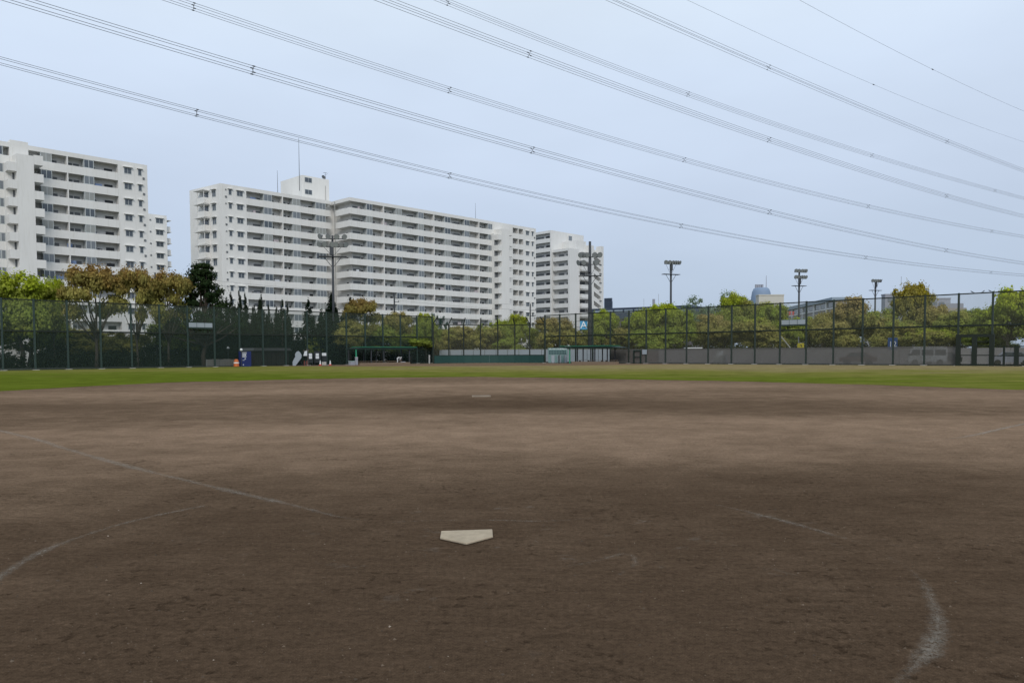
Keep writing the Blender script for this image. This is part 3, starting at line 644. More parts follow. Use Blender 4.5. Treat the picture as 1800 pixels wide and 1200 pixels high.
for j in range(nq):
    z = H3-FLH*(3+j)-.9
    fQ.part('balcony', G().box(.2, q_e-q_s, -.6, 1.3, z, z+1.2), 'wall2', rb, q_s); fQ.part('canopy', G().box(0, q_e-q_s, -.9, 1.3, z+2.45, z+2.6), 'wall2', rb, q_s)
    o = fQ.part('window', G().box(1.0, q_e-q_s-.5, 1.22, 1.299, z+1.2, z+2.3), 'doorgrey', rb, q_s); part('pane', G().box(1.6, q_e-q_s-1.2, 1.20, 1.219, z+1.2, z+2.0), 'dark', o)
st0, st1 = fQ.s(1038.5, 480), fQ.s(1061, 480); zs = fQ.z(1050, 433)
solid(rb, fQ, 'stair_tower', q_e+.001, st1, 2.0, dq+6, 0, zs-.8, 'wall2')
sa, sb = fQ.s(1044, 480), fQ.s(1056.5, 480)
solid(rb, fQ, 'stair_wall', q_e+.001, sa, 0, 2.0, 0, zs, 'wall2'); solid(rb, fQ, 'stair_wall', sb, st1, 0, 2.0, 0, zs+.25, 'wall2')
for j in range(12):
    z = zs-.2-FLH*(j+1)+.2; W = sb-sa
    g = G().prism_y([(0, 0), (W, -FLH*.55), (W, -FLH*.55+1.45), (0, 1.45)], 0, 1.99)
    fQ.part('stair_flight', g, 'wall2', rb, sa, z)
    fQ.part('landing', G().box(W-.9, W+.001, -.35, -.001, -FLH*.55+.1, -FLH*.55+.28), 'doorgrey', rb, sa, z+1.4)

# ------------------------------------------------------------------ distant buildings on the right
def far_box(name, label, px0, px1, pyt, d, depth, mat, zb=0, cat='building', yaw=0):
    p0 = atY(px0, pyt, d); p1 = atY(px1, pyt, d); b = thing(name, label, cat, (p0.x, d, 0))
    z = p0.z; part('wall', G().box(0, p1.x-p0.x, 0, depth, 0, z-.5), mat, b); part('roof_edge', G().box(-.15, p1.x-p0.x+.15, -.15, depth+.15, z-.5, z), mat, b)
    return b, p1.x-p0.x, z
# dark hall
d = 210
p0 = atY(1040, 545, d); p1 = atY(1215, 535, d*.93)
nb = thing('dark_hall', 'long low dark navy building with a lattice tower right of the white blocks', 'building', (p0.x, p0.y, 0)); fN = Fr(p0, (p1.x, p1.y)); zn = p0.z
solid(nb, fN, 'lower_wall', 0, fN.len, .4, 14, 0, zn*.80, 'brown_b'); solid(nb, fN, 'upper_wall', -.2, fN.len+.2, 0, 14, zn*.80, zn*1.0, 'navy_b')
for k in range(9):
    x = 1+k*(fN.len-2)/9; o = fN.part('window', G().box(0, (fN.len-2)/9-.5, -.06, -.001, zn-.95, zn-.2), 'off_roof', nb, x)
solid(nb, fN, 'roof_edge', -.2, fN.len+.2, -.1, 14.1, zn, zn+.35, 'navy_b')
sN = lambda px: fN.s(px, 530)
tw = G()
za, zb_ = fN.z(1064, 524), fN.z(1070, 529)
for k in range(7): tw.box(sN(1062)+k*.32, sN(1062)+k*.32+.14, .02, .8, zn, za)
tw.box(sN(1062), sN(1066), .2, .7, zn, za-.3)
fN.part('stack', tw, 'navy_b', nb)
tw = G(); W = (sN(1075)-sN(1066.5))/9
for k in range(9): tw.box(sN(1066.5)+k*W, sN(1066.5)+k*W+W*.55, .02, .8, zn, zb_)
tw.box(sN(1066.5), sN(1075), .2, .7, zn, zb_-.2)
fN.part('louvre', tw, 'navy_b', nb)
for px, py, r in ((1122, 525, .04), (1139.5, 526, .35), (1148, 517, .04)): fN.part('roof_mast', G().tube([(0, 4, zn), (0, 4, fN.z(px, py, -4))], r), 'far_wall', nb, sN(px))
# blue domed tower
d = 620; pa, pb = atY(1320, 533, d), atY(1355.5, 533, d); w = (pb.x-pa.x)/2; zt = atY(1337, 506, d).z; cx = (pa.x+pb.x)/2
db = thing('domed_tower', 'distant blue tower with a rounded top and four short masts', 'tower', (cx, d, 0))
part('wall', G().lathe([(w*1.02, 0), (w*1.0, zt*.62), (w*.99, zt*.76), (w*.95, zt*.86), (w*.87, zt*.94), (w*.74, zt*.985), (w*.60, zt)], 28), 'dome', db, smooth=True)
for k, px in enumerate((1329, 1332.5, 1336, 1340)):
    q = atY(px, 500, d); part('mast', G().box(-.7, .7, -.7, .7, zt, q.z), 'far_wall', db, (q.x-cx, 0, 0))
q = atY(1347, 484, d); part('mast', G().tube([(0, 0, zt), (0, 0, q.z)], [.3, .15]), 'far_wall', db, (q.x-cx, 0, 0))
# beige box
bb, W, z = far_box('plant_house', 'plain windowless beige block in front of the blue tower', 1334, 1378, 517.5, 330, 4, 'beige')
# office
d = 250; pa = atY(1378, 528, d*1.25); pb = atY(1466, 522.5, d); pc_ = atY(1500, 525, d*1.1)
ob = thing('office_building', 'grey office building with white columns and a blue-grey roof edge', 'building', (pb.x, pb.y, 0)); fO = Fr(pa, (pb.x, pb.y)); zo = pb.z
solid(ob, fO, 'wall', 0, fO.len, 0, 5, 0, zo-1.2, 'off_wall'); solid(ob, fO, 'roof_edge', -.5, fO.len+.5, -.8, 5.5, zo-1.2, zo, 'off_roof')
n = 9; bw = fO.len/n
wm_ = G().box(.35, bw-.9, -.06, -.001, 0, 1.6).mesh('window', 'glass'); cm = G().box(-.25, .25, -.5, -.001, 0, zo-1.2).mesh('column', 'white'); lm = G().box(0, fO.len, -.35, -.001, 0, .35).mesh('ledge', 'white')
for k in range(n+1): fO.put('column', cm, ob, k*bw) if k % 2 == 0 else None
for j in range(4):
    z = zo-1.2-1.9-3.6*j
    if z < 0: break
    fO.put('ledge', lm, ob, .0, z-.6)
    for k in range(n): fO.put('window', wm_, ob, k*bw+.3, z)
    for k in range(0, n, 2): fO.part('panel', G().box(bw-.95, bw-.25, -.1, -.001, 0, 1.7), 'white', ob, k*bw+.3, z)
# stepped pale block behind tree at right
d = 330
sb_, W, z = far_box('stepped_building', 'far grey stepped building rising behind the right-hand trees', 1634, 1671, 523.5, d, 4, 'far_wall')
x0 = sb_.location.x
for a, c, py, mt in ((1660, 1693, 533, 'far_wall'), (1650, 1698, 541, 'far_tan'), (1655, 1700, 546, 'far_wall')):
    u, v = atY(a, py, d-4), atY(c, py, d-4); part('wing', G().box(u.x-x0, v.x-x0, -4-py*.01+5, 16, 0, v.z), mt, sb_)
for k in range(6):
    for j in range(3): part('window', G().box(0, 2.2, -.1, -.001, 0, 1.4), 'curtain', sb_, (1+k*1.6*2, 0, z-3.2-3.2*j)) if k*3.2+3.2 < W else None
ub, W, z = far_box('far_block', 'far grey flat-roofed block left of the tall yellowish tree', 1556, 1600, 516.5, 300, 3, 'far_wall')
for k in range(3):
    for j in range(3): part('window', G().box(0, 2.0, -.1, -.001, 0, 1.4), 'curtain', ub, (1+k*3.2, 0, z-3.2-3.2*j))
q = atY(1593.5, 484, 300); part('mast', G().tube([(0, 4, z), (0, 4, q.z)], .08), 'far_wall', ub, (q.x-ub.location.x, 0, 0))
lw, W, z = far_box('low_block', 'low pale building seen between the trunks left of the tall yellowish tree', 1524, 1560, 548, 240, 3, 'far_wall')
# low teal-roofed hall at far left behind the netting
p0 = atY(-60, 606, 128); tb = thing('low_hall', 'low hall with a pale teal roof behind the trees at the far left', 'building', (p0.x, 128, 0))
Wd = atY(112, 606, 128).x-p0.x
part('wall', G().box(0, Wd, 0, 8, 0, 2.6), 'pad', tb); part('roof', G().prism_y([(-.4, 2.6), (Wd+.4, 2.4), (Wd*.8, 3.4), (Wd*.3, 3.9), (-.4, 3.9)], -.6, 9), 'teal_roof', tb)

# ------------------------------------------------------------------ ball fences
HF = 7.5
dL = Vector((.92, 1, 0)).normalized(); PL = Vector((-.6747*78.5, 78.5, 0)); fLf = Fr(PL, PL+dL*10)
dR = Vector((1.018, -1, 0)).normalized(); PRr = Vector((.0427*120, 120, 0)); fRf = Fr(PRr, PRr+dR*10)
def fence(fr, pxs, label, post, nu, nl, mid, H, band=None, skip_band=()):
    S = [fr.s(px, 600) for px in pxs]; o = thing('ball_fence', label, 'fence', tuple(fr.pt(S[0])))
    pm = G().box(-.085, .085, -.10, .10, 0, H+.05).mesh('post', post); ft = G().box(-.3, .3, -.3, .3, 0, .06).mesh('footing', 'concrete')
    for s_ in S: fr.put('post', pm, o, s_); fr.put('footing', ft, o, s_)
    for i in range(len(S)-1):
        L_ = S[i+1]-S[i]
        fr.part('top_rail', G().box(.10, L_-.10, -.045, .045, H-.12, H), 'rail', o, S[i]); fr.part('mid_rail', G().box(.10, L_-.10, -.06, .06, mid-.09, mid+.09), 'rail', o, S[i])
        fr.part('bottom_rail', G().box(.10, L_-.10, -.04, .04, .04, .12), 'rail', o, S[i])
        g = G(); g.add([(.1, 0, mid+.07), (L_-.1, 0, mid+.07), (L_-.1, 0, H-.09), (.1, 0, H-.09)], [(0, 1, 2, 3)]); fr.part('upper_net', g, nu, o, S[i])
        g = G(); g.add([(.1, 0, .12), (L_-.1, 0, .12), (L_-.1, 0, mid-.07), (.1, 0, mid-.07)], [(0, 1, 2, 3)]); fr.part('lower_net', g, nl, o, S[i])
        if band and i not in skip_band:
            g = G(); g.add([(.12, 0, .1), (L_-.12, 0, .1), (L_-.12, 0, band), (.12, 0, band)], [(0, 1, 2, 3)]); fr.part('windbreak', g, 'band', o, S[i], 0, .06)
    return o, S
lf, SLf = fence(fLf, [-190, -118, -52, 4, 61, 119, 177, 231, 281, 330, 377, 421, 462, 502, 540, 574, 609, 642, 673, 704, 733, 760], 'tall dark green netted fence running along the left side of the field', 'post', 'net', 'netd', 4.15, HF)
rf, SRf = fence(fRf, [958, 984, 1012, 1042, 1073, 1105.5, 1136, 1170, 1207, 1245, 1286, 1327, 1371, 1417, 1465, 1516, 1570, 1625, 1684, 1744, 1805, 1873, 1950, 2040], 'tall green netted fence along the right side of the field with a grey windbreak band', 'post2', 'net2', 'net3', 4.15, HF, band=2.05, skip_band=(0, 1, 2, 3, 18, 19, 20, 21))
# sign boards hung on the fences
def board(fr, pa, pb, ya, yb, d, name, label):
    a, c = fr.s(pa, 570, d), fr.s(pb, 570, d); z0, z1 = fr.z((pa+pb)/2, yb, d), fr.z((pa+pb)/2, ya, d)
    o = thing(name, label, 'board', tuple(fr.pt(a, d, z0))); w = (c-a)/3
    for k in range(3): put('panel', G().box(k*w+.03, (k+1)*w-.03, -.03, .0, .06, z1-z0).mesh('panel', 'panel_white'), o, (0, 0, 0), fr.a)
    put('frame', G().box(0, c-a, .001, .04, -.05, z1-z0+.05).box(0, c-a, -.05, .0, -.12, .0).mesh('frame', 'post'), o, (0, 0, 0), fr.a); return o
board(fLf, 331.5, 373.5, 567.5, 576, .25, 'fence_board', 'blank three-panel board high on the left fence between two posts')
board(fRf, 1373.5, 1416, 562, 571, .25, 'fence_board', 'blank three-panel board high on the right fence under the red sign')
# gate in the right fence
gx = [fRf.s(p, 610, .3) for p in (1684.5, 1713, 1743.5)]; zg = fRf.z(1714, 592.5, .3)
gt = thing('gate', 'tall dark green double gate in the right fence below the crows', 'gate', tuple(fRf.pt(gx[0], .3)))
for i, x in enumerate(gx): put('gate_post', G().box(-.22, .22, -.15, .10, 0, zg).mesh('gate_post', 'rail'), gt, (fRf.pt(x, .3)-fRf.pt(gx[0], .3)), fRf.a)
put('lintel', G().box(-.22, gx[2]-gx[0]+.22, -.15, .10, zg, zg+.3).mesh('lintel', 'rail'), gt, (0, 0, 0), fRf.a)
for i in (0, 1):
    x0 = gx[i]-gx[0]+.23; x1 = gx[i+1]-gx[0]-.23
    for z_ in ((.1, 1.05, 2.0) if i == 0 else (.1, 1.05, 2.0, 2.45)): put('gate_bar', G().box(x0, x1, -.05, .05, z_, z_+.09).mesh('gate_bar', 'rail'), gt, (0, 0, 0), fRf.a)
    g = G(); g.add([(x0, 0, .1), (x1, 0, .1), (x1, 0, 2.0), (x0, 0, 2.0)], [(0, 1, 2, 3)]); put('gate_mesh', g.mesh('gate_mesh', 'net3'), gt, (0, 0, 0), fRf.a)
lg = thing('low_fence', 'lower dark panelled barrier right of the tall gate', 'fence', tuple(fRf.pt(gx[2], .3)))
xs = [fRf.s(p, 610, .3)-gx[2] for p in (1744, 1765, 1787, 1812, 1842, 1870, 1905, 1950)]
for i in range(1, len(xs)):
    put('post', G().box(xs[i]-(.2 if i % 2 == 0 else .09), xs[i]+(.2 if i % 2 == 0 else .09), -.1, .1, 0, 2.02).mesh('post', 'rail'), lg, (0, 0, 0), fRf.a)
    for z_ in (.12, 1.0, 1.93): put('rail', G().box(xs[i-1]+.21, xs[i]-.21, -.05, .05, z_, z_+.09).mesh('rail', 'rail'), lg, (0, 0, 0), fRf.a)
    g = G(); g.add([(xs[i-1]+.2, 0, .1), (xs[i]-.2, 0, .1), (xs[i]-.2, 0, 1.95), (xs[i-1]+.2, 0, 1.95)], [(0, 1, 2, 3)]); put('mesh_panel', g.mesh('mesh_panel', 'net3'), lg, (0, 0, 0), fRf.a)
# small door in the right fence
x0, x1 = fRf.s(1113.5, 620, .2), fRf.s(1127, 620, .2)
dd = thing('fence_door', 'small dark-framed door in the windbreak right of the right dugout', 'door', tuple(fRf.pt(x0, .2)))
put('door_frame', G().box(0, .16, -.05, .05, 0, 1.9).box(x1-x0-.16, x1-x0, -.05, .05, 0, 1.9).box(.16, x1-x0-.16, -.05, .05, 1.75, 1.9).box(.16, x1-x0-.16, -.05, .05, .9, 1.0).mesh('door_frame', 'dark_soffit'), dd, (0, 0, 0), fRf.a)
put('notice', G().box(x1-x0+.2, x1-x0+.95, -.03, .0, 1.3, 1.95).mesh('notice', 'panel_white'), dd, (0, 0, 0), fRf.a)

# backstop
bpx = [761.6, 789, 815, 844.7, 875, 905, 931, 957.5]
bd = [119.2, 121.6, 123.0, 123.8, 123.9, 123.2, 122.0, 120.1]
BP = [Vector((atY(p, 600, y).x, y, 0)) for p, y in zip(bpx, bd)]
bs = thing('backstop', 'curved netted backstop with arms leaning in over its dark green padded wall', 'backstop', tuple(BP[0])); HB = 6.25
for i, P in enumerate(BP):
    t = 1-2*i/7; q = P-BP[0]; lx = .75*t
    put('post', G().box(-.10, .10, -.12, .12, 0, HB).mesh('post', 'rail'), bs, q)
    put('arm', G().tube([(0, 0, HB), (lx, -.5, HB+1.0)], .10, 4).mesh('arm', 'rail'), bs, q)
    if i < 7:
        u = BP[i+1]-P; L_ = u.length; a = math.atan2(u.y, u.x)
        for zz, r in ((HB-.12, .07), (1.25, .05)): put('rail', G().box(.1, L_-.1, -r, r, zz-r, zz+r).mesh('rail', 'rail'), bs, q, a)
        g = G(); g.add([(.1, 0, 1.3), (L_-.1, 0, 1.3), (L_-.1, 0, HB-.2), (.1, 0, HB-.2)], [(0, 1, 2, 3)]); put('net', g.mesh('net', 'net2'), bs, q, a)
        t2 = 1-2*(i+1)/7; nrm = Vector((0, 0, 0)); A_ = Vector((0, 0, HB)); B_ = u+Vector((0, 0, HB)); C_ = u+Vector((.75*t2, -.5, HB+1)); D_ = Vector((lx, -.5, HB+1))
        g = G(); g.add([A_, B_, C_, D_], [(0, 1, 2, 3)]); put('overhang_net', g.mesh('overhang_net', net_mat('overhang_netting', (.10, .12, .10), .12) if i == 0 else OVN), bs, q)
        if i == 0: OVN = bpy.data.materials['overhang_netting']
        for k in range(2): put('pad', G().box(k*L_/2+.01, (k+1)*L_/2-.01, -.32, -.14, .04, 1.2).mesh('pad', 'pad'), bs, q, a)
put('end_post', G().box(-.7, -.5, -.4, -.2, 0, 1.35).mesh('end_post', 'pipe'), bs)

# white panel wall behind the backstop
wp0, wp1 = atY(772, 625, 131), atY(1072, 625, 131)
ww = thing('panel_wall', 'white steel panel wall standing behind the backstop and the right dugout', 'wall', (wp0.x, 131, 0)); W = wp1.x-wp0.x; n = 15
pmh = G().box(.03, W/n-.03, 0, .06, .06, 2.15).mesh('panel', 'panel_white')
for k in range(n): put('panel', pmh, ww, (k*W/n, 0, 0)); 
part('cap', G().box(0, W, -.03, .09, 2.15, 2.22), 'pipe', ww)

# dugouts
def dugout(fr, pa, pb, d, label, legs_px, roof_over, flip):
    a, c = fr.s(pa, 625, d), fr.s(pb, 625, d); W = c-a; b = thing('dugout', label, 'dugout', tuple(fr.pt(a, d)), fr.a)
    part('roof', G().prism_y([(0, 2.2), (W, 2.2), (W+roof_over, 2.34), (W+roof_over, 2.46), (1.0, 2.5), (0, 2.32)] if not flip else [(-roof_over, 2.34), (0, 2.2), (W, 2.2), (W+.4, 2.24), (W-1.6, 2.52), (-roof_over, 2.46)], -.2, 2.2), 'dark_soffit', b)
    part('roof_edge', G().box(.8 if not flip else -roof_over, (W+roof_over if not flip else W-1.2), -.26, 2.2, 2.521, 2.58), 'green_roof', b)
    for k, px in enumerate(legs_px):
        x = fr.s(px, 625, d)-a; part('post', G().box(x-.07, x+.07, 0, .14, 0, 2.2), 'pole' if 0 < k else 'green_roof', b); part('post', G().box(x-.06, x+.06, 1.8, 1.92, 0, 2.2), 'pole', b)
    part('step', G().box(.6, W-.2, -.1, .5, 0, .28), 'bench', b)
    for k in range(3):
        bw = (W-1.6)/3; o = part('bench', G().box(.8+k*bw, .8+(k+1)*bw-.25, 1.1, 1.5, .42, .48), 'bench', b)
        part('leg', G().box(1.0+k*bw, 1.08+k*bw, 1.15, 1.45, 0, .42), 'pole', o); part('leg', G().box(.8+(k+1)*bw-.6, .88+(k+1)*bw-.6, 1.15, 1.45, 0, .42), 'pole', o)
    return b, a, W
dgl, _, _ = dugout(fLf, 626, 722, 3.2, 'open dugout with a thin green roof at the left of the backstop', [626.5, 653, 675, 720], 1.0, False)
dgr, _, _ = dugout(fRf, 1000, 1086, 3.2, 'open dugout with a green roof in front of the white panel wall', [1001, 1024.5, 1045, 1067], 1.6, True)
# scoreboard
d = 116.5; pa, pb = atY(963.5, 640, d), atY(997.5, 640, d); W = pb.x-pa.x; hS = 2.32
sb2 = thing('scoreboard', 'pale teal scoreboard with two rows of dark number slots beside the backstop', 'scoreboard', (pa.x, d, 0))
part('board', G().box(0, W, 0, .12, 1.25, hS), 'score', sb2)
for k in range(6): part('lower_panel', G().box(k*W/6+.03, (k+1)*W/6-.03, .01, .08, .05, 1.22), 'panel_white' if k % 2 else 'score', sb2)
part('leg', G().box(W*.56-.08, W*.56+.08, -.1, .0, 0, 1.24), 'dark_soffit', sb2)
for j in range(2):
    for k in range(11): part('slot', G().box(.12+k*(W-.3)/11, .12+(k+1)*(W-.3)/11-.07, -.02, -.001, 1.38+j*.32, 1.60+j*.32), 'score_dark', sb2)
hd = G(); x = .2
while x < W-.2:
    w_ = rnd.uniform(.03, .08); hd.box(x, x+w_, -.02, -.001, 2.06+rnd.uniform(0, .04), 2.24); x += w_+rnd.uniform(.03, .12)
o = part('lettering', hd, 'white', sb2); o['kind'] = 'stuff'

# ------------------------------------------------------------------ floodlight poles and utility poles
def lamp_mesh():
    g = G().lathe([(.07, -.36), (.15, -.34), (.17, -.15), (.33, .02), (.36, .05), (.36, .1)], 12); return g.mesh('floodlight', 'lampm', True)
LM = lamp_mesh(); LG = G().lathe([(.33, .101), (.33, .106)], 12).mesh('lens', 'lens')
def flood(px, pyt, py_ref, height, label, rows, plate_z, armw, yaw, rb=.30, rt=.17, over=0.0, cab=True):
    zt = height; d = F*(zt-EYE)/((621+.005*(900-px))-pyt); p = atY(px, pyt, d); zt = p.z
    t = thing('floodlight_pole', label, 'floodlight', (p.x, d, 0), yaw, 'floodlight poles around the field')
    part('pole', G().tube([(0, 0, 0), (0, 0, zt*.5), (0, 0, zt)], [rb, (rb+rt)/2, rt], 10), 'pole', t, smooth=True)
    for (zr, xs_, aim) in rows:
        z = zt-over-zr; part('crossarm', G().box(-armw, armw, -.32, -.2, z-.07, z+.07), 'pole', t)
        for x in xs_:
            o = part('floodlight', LM, None, t, (x*armw, -.42, z+.33)); o.scale = (1.35 if over < 0 else 1.2,)*3; o.rotation_euler = (R_(110), 0, R_(aim*(1 if x > 0 else -1)*abs(x)*30+rnd.uniform(-18, 18))); put('lens', LG, o)
            part('bracket', G().tube([(0, 0, -.33), (0, 0, -.1)], .035, 5), 'pole', t, (x*armw, -.3, z+.33))
    z = zt-over-plate_z; part('platform', G().box(-armw*1.12, armw*1.12, -.5, .5, z, z+.1), 'pole', t)
    part('brace', G().tube([(-armw*.7, 0, z), (-rt*.8, 0, z-1.5)], .045, 5), 'pole', t); part('brace', G().tube([(armw*.7, 0, z), (rt*.8, 0, z-1.5)], .045, 5), 'pole', t)
    part('brace', G().tube([(-armw*.7, 0, zt-over-rows[-1][0]), (-rt*.8, 0, z+.2)], .03, 5), 'pole', t); part('brace', G().tube([(armw*.7, 0, zt-over-rows[-1][0]), (rt*.8, 0, z+.2)], .03, 5), 'pole', t)
    if cab: part('ballast_box', G().box(-.42, .1, -.55, -.18, zt-over-rows[-1][0]-1.3, zt-over-rows[-1][0]-.1), 'pole', t)
    return t
flood(584.3, 414, 0, 20, 'grey floodlight pole with two lamp rows in front of the middle white block', [(.55, (-.95, -.3, .35, .95), 1), (1.75, (-1, -.6, 0, .3, .7, 1.05), 1)], 3.3, 1.9, .15, .24, .16)
flood(1037, 424.5, 0, 21, 'tall dark floodlight pole rising above the A sign', [(3.1, (-.9, -.65, -.3, .45, .95), 1), (4.4, (-1.1, -.6, .5, .65), 1)], 6.4, 1.75, -.1, .46, .22, over=-.4)
flood(1179.5, 460, 0, 20, 'floodlight pole with one lamp row above the bright green tree', [(.5, (-.8, -.35, .1, .45, .75, 1.05), 1)], 2.6, 1.7, .35, .24, .2)
flood(1405, 475.5, 0, 20, 'floodlight pole with two lamp rows in front of the grey office building', [(.4, (-.8, -.3, .3, .7, 1), 1), (1.8, (-.8, -.4, .2, .6, 1), 1)], 3.5, 1.5, .3, .24, .2)
flood(1539, 493, 0, 20, 'small distant floodlight pole between the rounded tree and the yellowish tree', [(.4, (-.8, -.3, .2, .6, 1), 1)], 2.6, 1.5, .3, .24, .2)
def upole(px, pyt, d, label, arms=()):
    p = atY(px, pyt, d); t = thing('utility_pole', label, 'utility pole', (p.x, d, 0)); part('pole', G().tube([(0, 0, 0), (0, 0, p.z)], [.17, .11], 8), 'pole', t)
    for dz, w, side in arms: part('crossarm', G().box(-w if side <= 0 else 0, w if side >= 0 else 0, -.05, .05, p.z-dz-.05, p.z-dz+.05), 'pole', t); part('insulator', G().tube([(w*.9, 0, p.z-dz+.05), (w*.9, 0, p.z-dz+.3)], .05, 6), 'lampm', t)
    return t
upole(693, 516, 128, 'thin utility pole between the brown tree and the left dugout roof', ((.8, .9, 1), (1.4, .8, 1)))
upole(932, 534, 140, 'slim utility pole with side hooks left of the backstop right end', ((1.2, 1.1, 1), (2.2, 1.0, 1)))
upole(272.5, 479, 112, 'grey utility pole standing in the orange-leaved trees at the left')
# service wires
def swire(pts, label):
    P = [atY(*p) for p in pts]; Q = []
    for i in range(len(P)-1):
        for k in range(10): u = k/10; q = P[i].lerp(P[i+1], u); q.z -= 4*u*(1-u)*.25; Q.append(q)
    Q.append(P[-1]); o = P[0]; tag(put('service_wire', G().tube([p-o for p in Q], .014, 4).mesh('service_wire', 'wire'), None, o), label, 'wire')
swire([(272.5, 482, 112), (693, 519, 128), (932, 536, 140)], 'thin black service wire strung between the utility poles')
swire([(272.5, 490, 112), (693, 527, 128), (932, 545, 140)], 'lower black service wire strung between the utility poles')

# ------------------------------------------------------------------ high-voltage lines
dW = Vector((61.3, 48, 0)).normalized(); C_1 = Vector((-7.1, 87.5, 0)); C_2 = Vector((2.1, 78.5, 0))
def wline(P, pix, sp, quad, label, group, r=.018):
    fr = Fr(P, P+dW*10); S = []; Z = []
    for px, py in pix: S.append(fr.s(px, py)); Z.append(fr.z(px, py))
    co = np.polyfit(S, Z, 3 if len(S) > 5 else 2)
    smin, smax = min(S), max(S); zf = lambda s: float(np.polyval(co, s))
    def zz(s):                               # carry on smoothly past the frame
        if s < smin: return zf(smin)+(s-smin)*(zf(smin+1)-zf(smin))
        if s > smax: return zf(smax)+(s-smax)*(zf(smax)-zf(smax-1))
        return zf(s)
    t = thing('power_line', label, 'power line', tuple(fr.pt(smin)), 0, group); offs = [(-.24, -.24), (.24, -.24), (-.24, .24), (.24, .24)] if quad else [(0, 0)]
    xs_ = np.arange(smin-55, smax+60, 5.0)
    for a, c in offs:
        g = G().tube([fr.pt(x, a, zz(x)+c)-t.location for x in xs_], r, 5); part('conductor', g, 'wire', t)
    for px in sp:
        s_ = fr.s(px, 250); q = fr.pt(s_, 0, zz(s_))-t.location; g = G()
        if quad:
            n = fr.n; A = [q+n*a+Vector((0, 0, c)) for a, c in offs]
            g.tube([A[0], A[3]], .018, 5); g.tube([A[1], A[2]], .018, 5)
            for v in A: g.tube([v-fr.e*.11, v+fr.e*.11], .045, 6)
        else: g.tube([q-fr.e*.25, q+fr.e*.25], .08, 6)
        part('spacer', g, 'pole', t)
W1 = [347, 790, 1208, 1530, 1749]; W2 = [446, 936, 1353, 1667]
wline(C_1, [(0, 108), (347, 198), (790, 308), (1198, 398), (1525, 453), (1747, 479), (1800, 484)], [347, 790, 1198, 1525, 1747], 1, 'lowest bundle of four cables crossing the whole sky, spacers nearest the roof antenna', 'high-voltage cable bundles across the sky')
wline(C_2, [(20, 0), (447, 120), (936, 265), (1354, 374), (1667, 440), (1800, 463)], [447, 936, 1354, 1667], 1, 'second lowest bundle of four cables, from the top left corner', 'high-voltage cable bundles across the sky')
wline(C_1, [(295, 0), (346, 11), (791, 158), (1203, 282), (1528, 363), (1747, 407), (1800, 416)], [346, 791, 1203, 1528, 1747], 1, 'third bundle of four cables counted upwards, leaving the top edge left of centre', 'high-voltage cable bundles across the sky')
wline(C_2, [(675, 0), (931, 95), (1352, 246), (1666, 345), (1800, 380)], [931, 1352, 1666], 1, 'fourth bundle of four cables up, leaving the top edge left of the middle', 'high-voltage cable bundles across the sky')
wline(C_1, [(775, 0), (790, 5), (1209, 165), (1533, 274), (1751, 335), (1800, 349)], [790, 1209, 1533, 1751], 1, 'fifth bundle of four cables up, leaving the top edge just right of the fourth', 'high-voltage cable bundles across the sky')
wline(C_2, [(1078, 0), (1350, 118), (1665, 249), (1800, 300)], [1350, 1665], 1, 'uppermost bundle of four cables at the right of the sky', 'high-voltage cable bundles across the sky')
wline(C_1, [(1208, 0), (1534, 149), (1700, 214), (1800, 250)], [1534], 0, 'faint single earth wire above the uppermost four-cable bundle', 'single earth wires in the upper right sky', .017)
wline(C_2, [(1405, 0), (1637, 122), (1730, 164), (1800, 196)], [1637], 0, 'faint single earth wire nearest the top right corner', 'single earth wires in the upper right sky', .017)

# ------------------------------------------------------------------ trees
def leaf_cloud(name, C, Rr, n_per, leaf, seed, flat=.0):
    rg = np.random.default_rng(seed); C = np.array(C); k = len(C); Rr = np.broadcast_to(np.array(Rr, float).reshape(k, -1), (k, 3)) if np.ndim(Rr) else np.full((k, 3), Rr)
    n = k*n_per; idx = np.repeat(np.arange(k), n_per); v = rg.normal(0, 1, (n, 3)); v /= np.linalg.norm(v, axis=1)[:, None]; rad = rg.random(n)**.45; rad = np.where(rg.random(n) < .14, rg.uniform(1, 1.75, n), rad)
    p = C[idx]+v*rad[:, None]*Rr[idx]
    cc = C.mean(0); co = (p-cc)/(np.abs(p-cc).max(0)+1e-6); nn = rg.normal(0, .42, (n, 3))+v*.8+co*.7; nn[:, 2] += .55+flat; nn /= np.linalg.norm(nn, axis=1)[:, None]
    a = np.cross(nn, rg.normal(0, 1, (n, 3))); a /= np.linalg.norm(a, axis=1)[:, None]; b = np.cross(nn, a)
    s = (leaf*rg.uniform(.6, 1.4, n))[:, None]; V = np.stack([p-a*s*.5-b*s*.25, p+a*s*.1-b*s*.5, p+a*s*.6+b*s*.1, p-a*s*.1+b*s*.45], 1).reshape(-1, 3)
    me = bpy.data.meshes.new(name); me.vertices.add(4*n); me.vertices.foreach_set('co', V.ravel()); me.loops.add(4*n); me.loops.foreach_set('vertex_index', np.arange(4*n, dtype=np.int32))
    me.polygons.add(n); me.polygons.foreach_set('loop_start', np.arange(0, 4*n, 4, dtype=np.int32)); me.polygons.foreach_set('loop_total', np.full(n, 4, dtype=np.int32)); me.materials.append(M['leaf']); me.update(); me.validate(); return me
